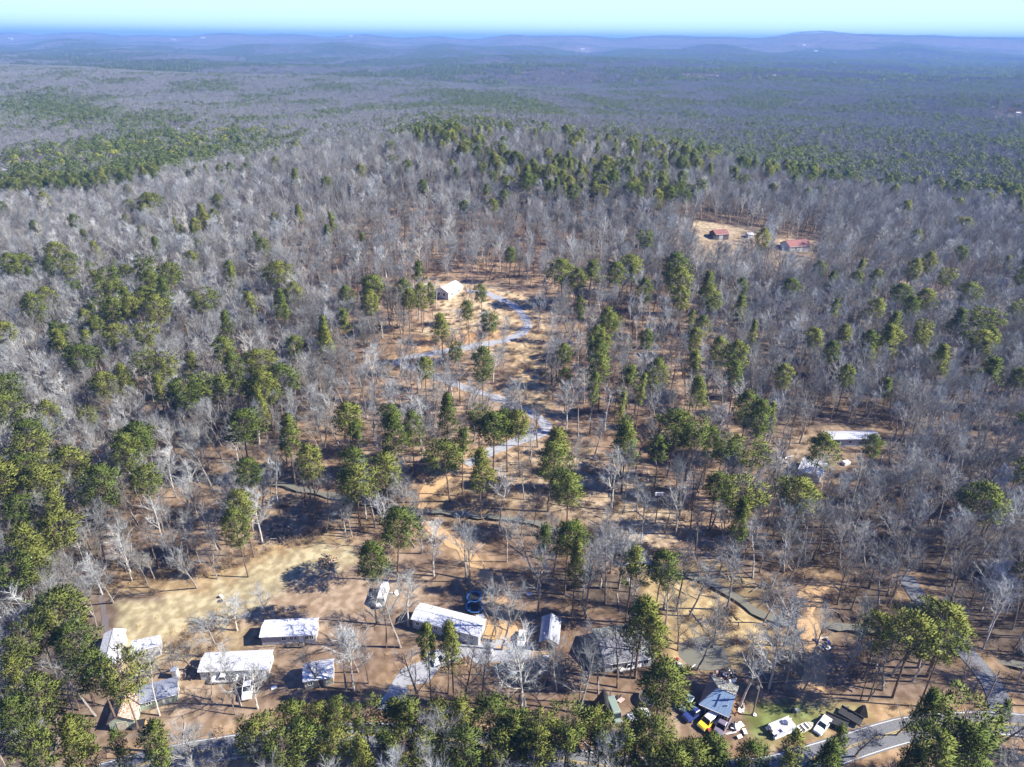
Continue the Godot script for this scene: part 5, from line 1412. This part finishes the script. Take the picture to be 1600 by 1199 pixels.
	scrap_heap("scrap_heap", "white sheets and rosy panels scattered behind tin-roofed house", 44.47, 98.92, 2.6, 14, [M.scrap_white, M.scrap_white, M.scrap_rose], 11)
	scrap_heap("scrap_heap", "white scrap heap right of the purple-grey pickup", 43.28, 87.63, 2.2, 16, [M.scrap_white, M.scrap_white, M.wall_dark, M.car_silver], 12)
	scrap_heap("scrap_heap", "pale scrap strewn behind the black tarp shelter", 20.76, 94.10, 2.8, 14, [M.scrap_white, M.wall_dark, M.scrap_rose], 13)
	scrap_heap("scrap_heap", "scrap pieces beside the pond behind a big leaning pine", 36.50, 101.98, 2.4, 10, [M.scrap_white, M.red, M.wall_cream], 15)
	scrap_heap("scrap_heap", "white scrap strewn on bare soil left of woodland house", 84.70, 178.65, 3.0, 9, [M.scrap_white, M.wall_grey], 16)
	scrap_heap("scrap_heap", "scrap pile with dark tyres under trees above the boats", 69.23, 107.96, 2.0, 12, [M.wall_dark, M.car_blue, M.scrap_white], 17)
	scrap_heap("scrap_heap", "wooden scrap along the right wall of tin-roofed house", 45.47, 92.66, 1.6, 8, [M.wall_wood, M.scrap_white, M.grey_timber], 18)
	scrap_heap("scrap_heap", "silver sheets lying in the shade left of white van", -27.96, 122.15, 2.0, 7, [M.car_silver, M.scrap_white], 19)
	# boats, trailers
	var pb := thing("pontoon_boat", "pontoon boat with two white floats and cluttered deck on lawn", "boat", at(52.78, 87.60), 0.38)
	keep_clear.append([Vector2(52.78, 87.60), 3.5])
	for s in [-1.05, 1.05]:
		part("float", MB.new().tube(Vector3(-3.0, 0.45, s), Vector3(2.3, 0.45, s), 0.33, 0.33, 10).tube(Vector3(2.3, 0.45, s), Vector3(3.1, 0.6, s), 0.33, 0.04, 10).disc(Vector3(-3.0, 0.45, s), 0.33, 10, Vector3.LEFT), M.car_white, pb)
	part("deck", MB.new().box(Vector3(-0.2, 0.86, 0), Vector3(5.4, 0.1, 2.5)), M.wall_grey, pb)
	for s in [-1.2, 1.2]:
		part("rail", MB.new().box(Vector3(-0.2, 1.25, s), Vector3(5.0, 0.65, 0.05)), M.car_silver, pb)
	for k in 3:
		part("bench", MB.new().box(Vector3(-1.9 + k * 1.5, 1.12, 0.75 if k % 2 else -0.75), Vector3(1.2, 0.45, 0.6)), M.scrap_white, pb)
	part("console", MB.new().box(Vector3(1.3, 1.35, -0.3), Vector3(0.6, 0.95, 0.8)), M.car_white, pb)
	part("outboard_motor", MB.new().box(Vector3(-3.1, 1.0, 0), Vector3(0.5, 1.0, 0.45)), M.black, pb)
	var fb := thing("fishing_boat", "small open cream fishing boat between pontoon boat and white car", "boat", at(57.00, 87.65), 0.42)
	keep_clear.append([Vector2(57.00, 87.65), 2.5])
	part("hull", MB.new().loft(boat_hull(4.0, 1.7, 0.35, 0.95)), M.wall_cream, fb)
	part("inside", MB.new().loft([[Vector3(-1.8, 0.955, -0.6), Vector3(1.1, 0.965, -0.55), Vector3(1.1, 0.965, 0.55), Vector3(-1.8, 0.955, 0.6)], [Vector3(-1.8, 0.985, -0.55), Vector3(1.1, 0.985, -0.5), Vector3(1.1, 0.985, 0.5), Vector3(-1.8, 0.985, 0.55)]]), M.wall_dark, fb)
	for k in 3:
		part("seat", MB.new().box(Vector3(-1.4 + k * 1.0, 1.06, 0), Vector3(0.35, 0.12, 1.3)), M.scrap_white, fb)
	part("outboard_motor", MB.new().box(Vector3(-2.1, 0.9, 0), Vector3(0.3, 0.9, 0.35)), M.black, fb)
	for k in 2:
		var ft := thing("flat_trailer", ["black flatbed trailer right of the white lawn car", "black utility trailer beside dark tarp stack near road"][k], "trailer", at(63.65, 89.10) if k == 0 else at(66.89, 90.24), [-0.55, -0.75][k])
		part("bed", MB.new().box(Vector3(0, 0.62, 0), Vector3(4.2, 0.12, 2.3)), M.black, ft)
		for s in [-1.1, 1.1]:
			part("side_rail", MB.new().box(Vector3(0, 0.85, s), Vector3(4.2, 0.35, 0.06)), M.wall_dark, ft)
			part("wheel", MB.new().tube(Vector3(-0.3, 0.34, s * 1.08 - 0.1), Vector3(-0.3, 0.34, s * 1.08 + 0.1), 0.34, 0.34, 10), M.tyre, ft)
		part("tow_bar", MB.new().tube(Vector3(2.1, 0.55, 0), Vector3(3.3, 0.5, 0), 0.06, 0.05, 5), M.steel, ft)
	small_item("tarp_stack", "tall black tarp-covered stack near the road's grassy verge", "stack", MB.new().loft([[Vector3(-0.992, -0.124, -0.806), Vector3(0.992, -0.124, -0.806), Vector3(0.992, -0.124, 0.806), Vector3(-0.992, -0.124, 0.806)], [Vector3(-0.744, 1.24, -0.558), Vector3(0.682, 1.364, -0.558), Vector3(0.682, 1.302, 0.558), Vector3(-0.744, 1.178, 0.558)], [Vector3(-0.248, 2.604, -0.124), Vector3(0.186, 2.666, -0.124), Vector3(0.186, 2.666, 0.186), Vector3(-0.248, 2.604, 0.186)]]), M.black, 69.55, 91.12)
	var tank := thing("round_tank", "open black round tank right of the black tarp shelter", "tank", at(27.76, 93.60))
	part("tank_wall", MB.new().ring(Vector3.ZERO, 1.7, 1.85, -0.2, 1.3), M.wall_dark, tank)
	part("tank_floor", MB.new().disc(Vector3(0, 0.5, 0), 1.7, 24), M.black, tank)
	# loose items
	small_item("white_barrel", "white barrel standing beside gravel pad right of deck", "barrel", MB.new().tube(Vector3(0, -0.1, 0), Vector3(0, 0.95, 0), 0.4, 0.4, 10).disc(Vector3(0, 0.95, 0), 0.4, 10), M.scrap_white, -3.90, 104.93)
	small_item("white_bucket", "small white bucket alone in the tan grass clearing", "bucket", MB.new().tube(Vector3(0, -0.1, 0), Vector3(0, 0.7, 0), 0.3, 0.4, 10).disc(Vector3(0, 0.65, 0), 0.37, 10), M.scrap_white, -67.79, 120.20)
	small_item("black_tub", "low black tub beside the white bucket in grass clearing", "tub", MB.new().ring(Vector3.ZERO, 0.35, 0.45, -0.1, 0.4, 12).disc(Vector3(0, 0.1, 0), 0.4, 12), M.black, -67.49, 119.01)
	small_item("blue_drum", "blue-grey drum lying on shaded soil behind narrow cabin", "drum", MB.new().tube(Vector3(-0.6, 0.4, 0), Vector3(0.6, 0.4, 0), 0.4, 0.4, 10).disc(Vector3(-0.6, 0.4, 0), 0.4, 10, Vector3.LEFT).disc(Vector3(0.6, 0.4, 0), 0.4, 10, Vector3.RIGHT), M.car_silver, 4.53, 121.73)
	small_item("white_cooler", "white cooler box in front of the orange porch", "cooler", MB.new().box(Vector3(0, 0.4, 0), Vector3(1.2, 0.8, 0.8)), M.scrap_white, 7.76, 103.73)
	small_item("blue_bin", "bright blue bin against right side of narrow cabin", "bin", MB.new().box(Vector3(0, 0.6, 0), Vector3(0.7, 1.3, 0.7)), M.blue_pad, 10.55, 109.92)
	small_item("red_ramp", "dark red ramp frame leaning before the yellow truck", "ramp", MB.new().box(Vector3(0, 0.5, 0), Vector3(0.6, 0.9, 1.4), Basis(Vector3.RIGHT, 0.5)), M.red, 38.30, 86.50)
	small_item("white_slab", "white slab on bare soil between mobile homes and cabin", "slab", MB.new().box(Vector3(0, 0.1, 0), Vector3(1.1, 0.2, 0.7)), M.scrap_white, -47.86, 95.78, 0.5)
	small_item("pale_post_stub", "pale stub of post on the lawn above flatbed trailer", "post", MB.new().tube(Vector3(0, -0.2, 0), Vector3(0.5, 0.5, 0.7), 0.15, 0.12, 6), M.scrap_white, 67.16, 92.94)
	small_item("white_ball_float", "round white float lying on the lawn edge above boats", "float", MB.new().tube(Vector3(0, 0.0, 0), Vector3(0, 0.5, 0), 0.35, 0.3, 10).disc(Vector3(0, 0.5, 0), 0.3, 10), M.scrap_white, 56.97, 91.66)
	small_item("black_drum", "black drum beside round white float on the lawn", "drum", MB.new().tube(Vector3(0, -0.1, 0), Vector3(0, 0.8, 0), 0.4, 0.4, 10).disc(Vector3(0, 0.8, 0), 0.4, 10), M.black, 56.03, 91.51)
	small_item("yellow_post", "short yellow plank behind the white lawn car", "plank", MB.new().box(Vector3(0, 0.15, 0), Vector3(1.3, 0.1, 0.2)), M.timber, 62.60, 90.19, 0.6)
	small_item("ring_float", "white ring with dark middle at scrub edge right of tin-roofed house", "ring", MB.new().ring(Vector3(0, 0.1, 0), 0.15, 0.38, 0.0, 0.15, 16), M.scrap_white, 48.31, 90.71)
	small_item("leaning_board", "narrow white panel leaning in scrub right of tin-roofed house", "panel", MB.new().box(Vector3(0, 0.5, 0), Vector3(0.4, 0.8, 0.08), Basis(Vector3.RIGHT, -0.4)), M.scrap_white, 46.24, 91.38)
	small_item("tarp_sheet", "silver tarp sheet behind the long trailer's deck", "tarp", MB.new().box(Vector3(0, 0.15, 0), Vector3(1.8, 0.2, 1.1)), M.car_silver, -6.83, 114.98, 0.3)
	small_item("white_crate", "white crate in the bare woods right of woodland house", "crate", MB.new().box(Vector3(0, 0.5, 0), Vector3(2.0, 1.2, 1.4)), M.scrap_white, 102.98, 176.68, 0.3)
	# the tall lamp pole by the upper clearing
	var lp := thing("lamp_pole", "tall pole topped by white floodlight boards above orange clearing", "lamp pole", at(39.04, 147.64))
	part("pole", MB.new().tube(Vector3(0, -0.5, 0), Vector3(0, 9.6, 0), 0.16, 0.12, 6), M.grey_timber, lp)
	for s in [[-0.75, 0.25], [0.0, -0.1], [0.75, -0.35]]:
		part("floodlight", MB.new().box(Vector3(s[0], 9.9, 0.1), Vector3(0.6, 0.9, 0.3), Basis(Vector3.UP, s[1])), M.scrap_white, lp)
	part("crossarm", MB.new().box(Vector3(0, 9.5, 0), Vector3(2.1, 0.14, 0.14)), M.grey_timber, lp)
	# utility poles and their wires
	var poles := [Vector2(95.36, 93.61), Vector2(72.33, 94.17), Vector2(47.93, 90.70), Vector2(13.97, 92.86)]
	var words := ["at the road junction", "behind the black tarp stack", "left of the boats on the lawn", "near the black tarp shelter"]
	for k in 4:
		var nx: Vector2 = poles[mini(k + 1, 3)] - poles[maxi(k - 1, 0)]
		utility_pole("grey wooden utility pole " + words[k], poles[k].x, poles[k].y, 9.5, atan2(nx.y, nx.x))
		keep_clear.append([poles[k], 1.0])
	for k in 3:
		var p0 := at(poles[k].x, poles[k].y, 9.3)
		var p1 := at(poles[k + 1].x, poles[k + 1].y, 9.3)
		var wire := MB.new()
		for i in 10:
			var f0 := i / 10.0
			var f1 := (i + 1) / 10.0
			wire.tube(p0.lerp(p1, f0) - Vector3(0, 3.0 * f0 * (1.0 - f0), 0) - p0, p0.lerp(p1, f1) - Vector3(0, 3.0 * f1 * (1.0 - f1), 0) - p0, 0.016, 0.016, 3)
		whole("power_line", wire, M.wall_dark, ["power line from junction pole towards the tarp stack", "power line above the lawn and the boats", "power line passing the tin-roofed house and cars"][k], "power line", p0)

func make_far_places() -> void:
	# small houses and open land far away
	var spots := [[-428, 930, 9], [-426, 910, 9], [-454, 1380, 9], [-471, 655, 9], [-467, 664, 9], [-604, 2012, 9], [-590, 2030, 9], [-555, 935, 9], [1903, 4485, 16], [898, 2589, 9], [1547, 3116, 11], [930, 1353, 9], [933, 1436, 9], [645, 7266, 40], [-3771, 8409, 40], [-3441, 8420, 40], [-5615, 8485, 40], [-1981, 9225, 40], [-4072, 15879, 40], [2680, 7078, 34], [2426, 6124, 30], [684, 2532, 9]]
	var words := ["white farmhouse in the grey woods above the left pine stand", "small white house left of the white farmhouse", "white house among dark pines left of centre", "pale house at the left edge in the yellow pine stand", "second pale house near left edge beside yellow pines", "left one of a pair of white houses on grey slope", "right one of a pair of white houses on grey slope", "tiny white house at left pine stand's edge", "white house in the blue woods right of the pale field", "white-roofed house in far woods right of the tan yard", "white house in dark pines far right", "white house with tan field at the right edge", "small white house left of the tan right-edge field", "long white building on far blue slope at centre", "bright white house on the far left blue ridge", "white house group right of the ridge's bright house", "white house on the skyline at far left", "white building on far ridge left of centre", "lone white building on the faint far ridge", "white house on the right wooded ridge's slope", "white house lower on the right ridge's cleared slope", "house with pale roof at the far tan yard"]
	var roofs := [M.roof_clean, M.roof_clean, M.roof_grey, M.roof_clean]
	for k in spots.size():
		var s: Array = spots[k]
		var p := Vector2(s[0], s[1])
		fields.append([p, Vector2(s[2] * 1.6, s[2] * 2.4 + s[1] * 0.02)])
		building("distant_house", words[k], p.x - s[2] * 0.5, p.y, p.x + s[2] * 0.5, p.y + s[2] * 0.1, s[2] * 0.55, 4.0 + s[1] * 0.0012, s[2] * 0.14, {"wall": M.wall_white, "roof": roofs[k % 4], "category": "house", "group": "small houses far off in the woods", "seam": 4.0, "vents": 0, "windows": [["front", 0.3, 1.2, 1.4, 1.2], ["front", 0.7, 1.2, 1.4, 1.2]], "doors": [["front", 0.5, 1.2, 2.2, 0.0]]})
	for f in [[1754, 5652, 133, 83], [637, 2559, 74, 82], [903, 1320, 42, 41], [486, 7164, 242, 66], [2374, 6029, 85, 123], [-197, 5234, 128, 74], [2822, 4338, 146, 56], [-80, 3888, 109, 43], [-1541, 5453, 133, 62]]:
		fields.append([Vector2(f[0], f[1]), Vector2(f[2], f[3])])
		var b := MB.new()
		for k in 24:
			var a0 := TAU * k / 24.0
			var a1 := TAU * (k + 1) / 24.0
			for ring in 4:
				var r0 := ring / 4.0
				var r1 := (ring + 1) / 4.0
				var q := []
				for e in [[a0, r0], [a0, r1], [a1, r1], [a1, r0]]:
					var px: float = f[0] + cos(e[0]) * e[1] * f[2]
					var pd: float = f[1] + sin(e[0]) * e[1] * f[3]
					q.append(Vector3(px, base_height(px, pd) + 0.9, -pd))
				b.quad(q[0], q[1], q[2], q[3], Vector3.UP)
		structure("field", b, M.field)

func _ready() -> void:
	# the camera, the sky, the sun and the exposure
	var cam := Camera3D.new()
	cam.name = "camera"
	add_child(cam)
	cam.position = Vector3(0, CAM_Y, 0)
	cam.rotation = Vector3(deg_to_rad(-26.8), 0, deg_to_rad(0.5))
	cam.fov = 58.67
	cam.near = 0.5
	cam.far = 90000.0
	cam.current = true
	var env := Environment.new()
	env.background_mode = Environment.BG_SKY
	var sky := ProceduralSkyMaterial.new()
	sky.sky_top_color = Color(0.13, 0.31, 0.66)
	sky.sky_horizon_color = Color(0.84, 0.96, 0.98)
	sky.sky_curve = 0.10
	sky.ground_bottom_color = Color(0.25, 0.24, 0.25)
	sky.ground_horizon_color = Color(0.50, 0.58, 0.68)
	sky.sky_energy_multiplier = 0.85
	sky.sun_angle_max = 1.0
	env.sky = Sky.new()
	env.sky.sky_material = sky
	env.tonemap_mode = Environment.TONE_MAPPER_LINEAR
	env.tonemap_exposure = 2.65
	env.fog_enabled = true
	env.fog_density = 0.00012
	env.fog_light_color = Color(0.53, 0.72, 1.0)
	env.sdfgi_enabled = true
	env.ssao_enabled = true
	env.ssil_enabled = true
	var we := WorldEnvironment.new()
	we.name = "environment"
	we.environment = env
	add_child(we)
	var sun := DirectionalLight3D.new()
	sun.name = "sun"
	add_child(sun)
	sun.light_energy = 1.6
	sun.light_color = Color(1.0, 0.97, 0.92)
	sun.light_angular_distance = 0.5
	sun.shadow_enabled = true
	sun.look_at_from_position(Vector3.ZERO, -Vector3(cos(deg_to_rad(37)), sin(deg_to_rad(37)), 0.06))
	rough_noise.seed = 5
	rough_noise.frequency = 0.05
	mask_noise.seed = 8
	mask_noise.frequency = 0.05
	mask_noise.fractal_octaves = 3
	make_materials()
	make_ways()
	make_zones()
	make_stands()
	make_terrain()
	build_ways()
	make_far_places()
	make_yard()
	make_tree_kinds()
	make_trees()
	make_undergrowth()
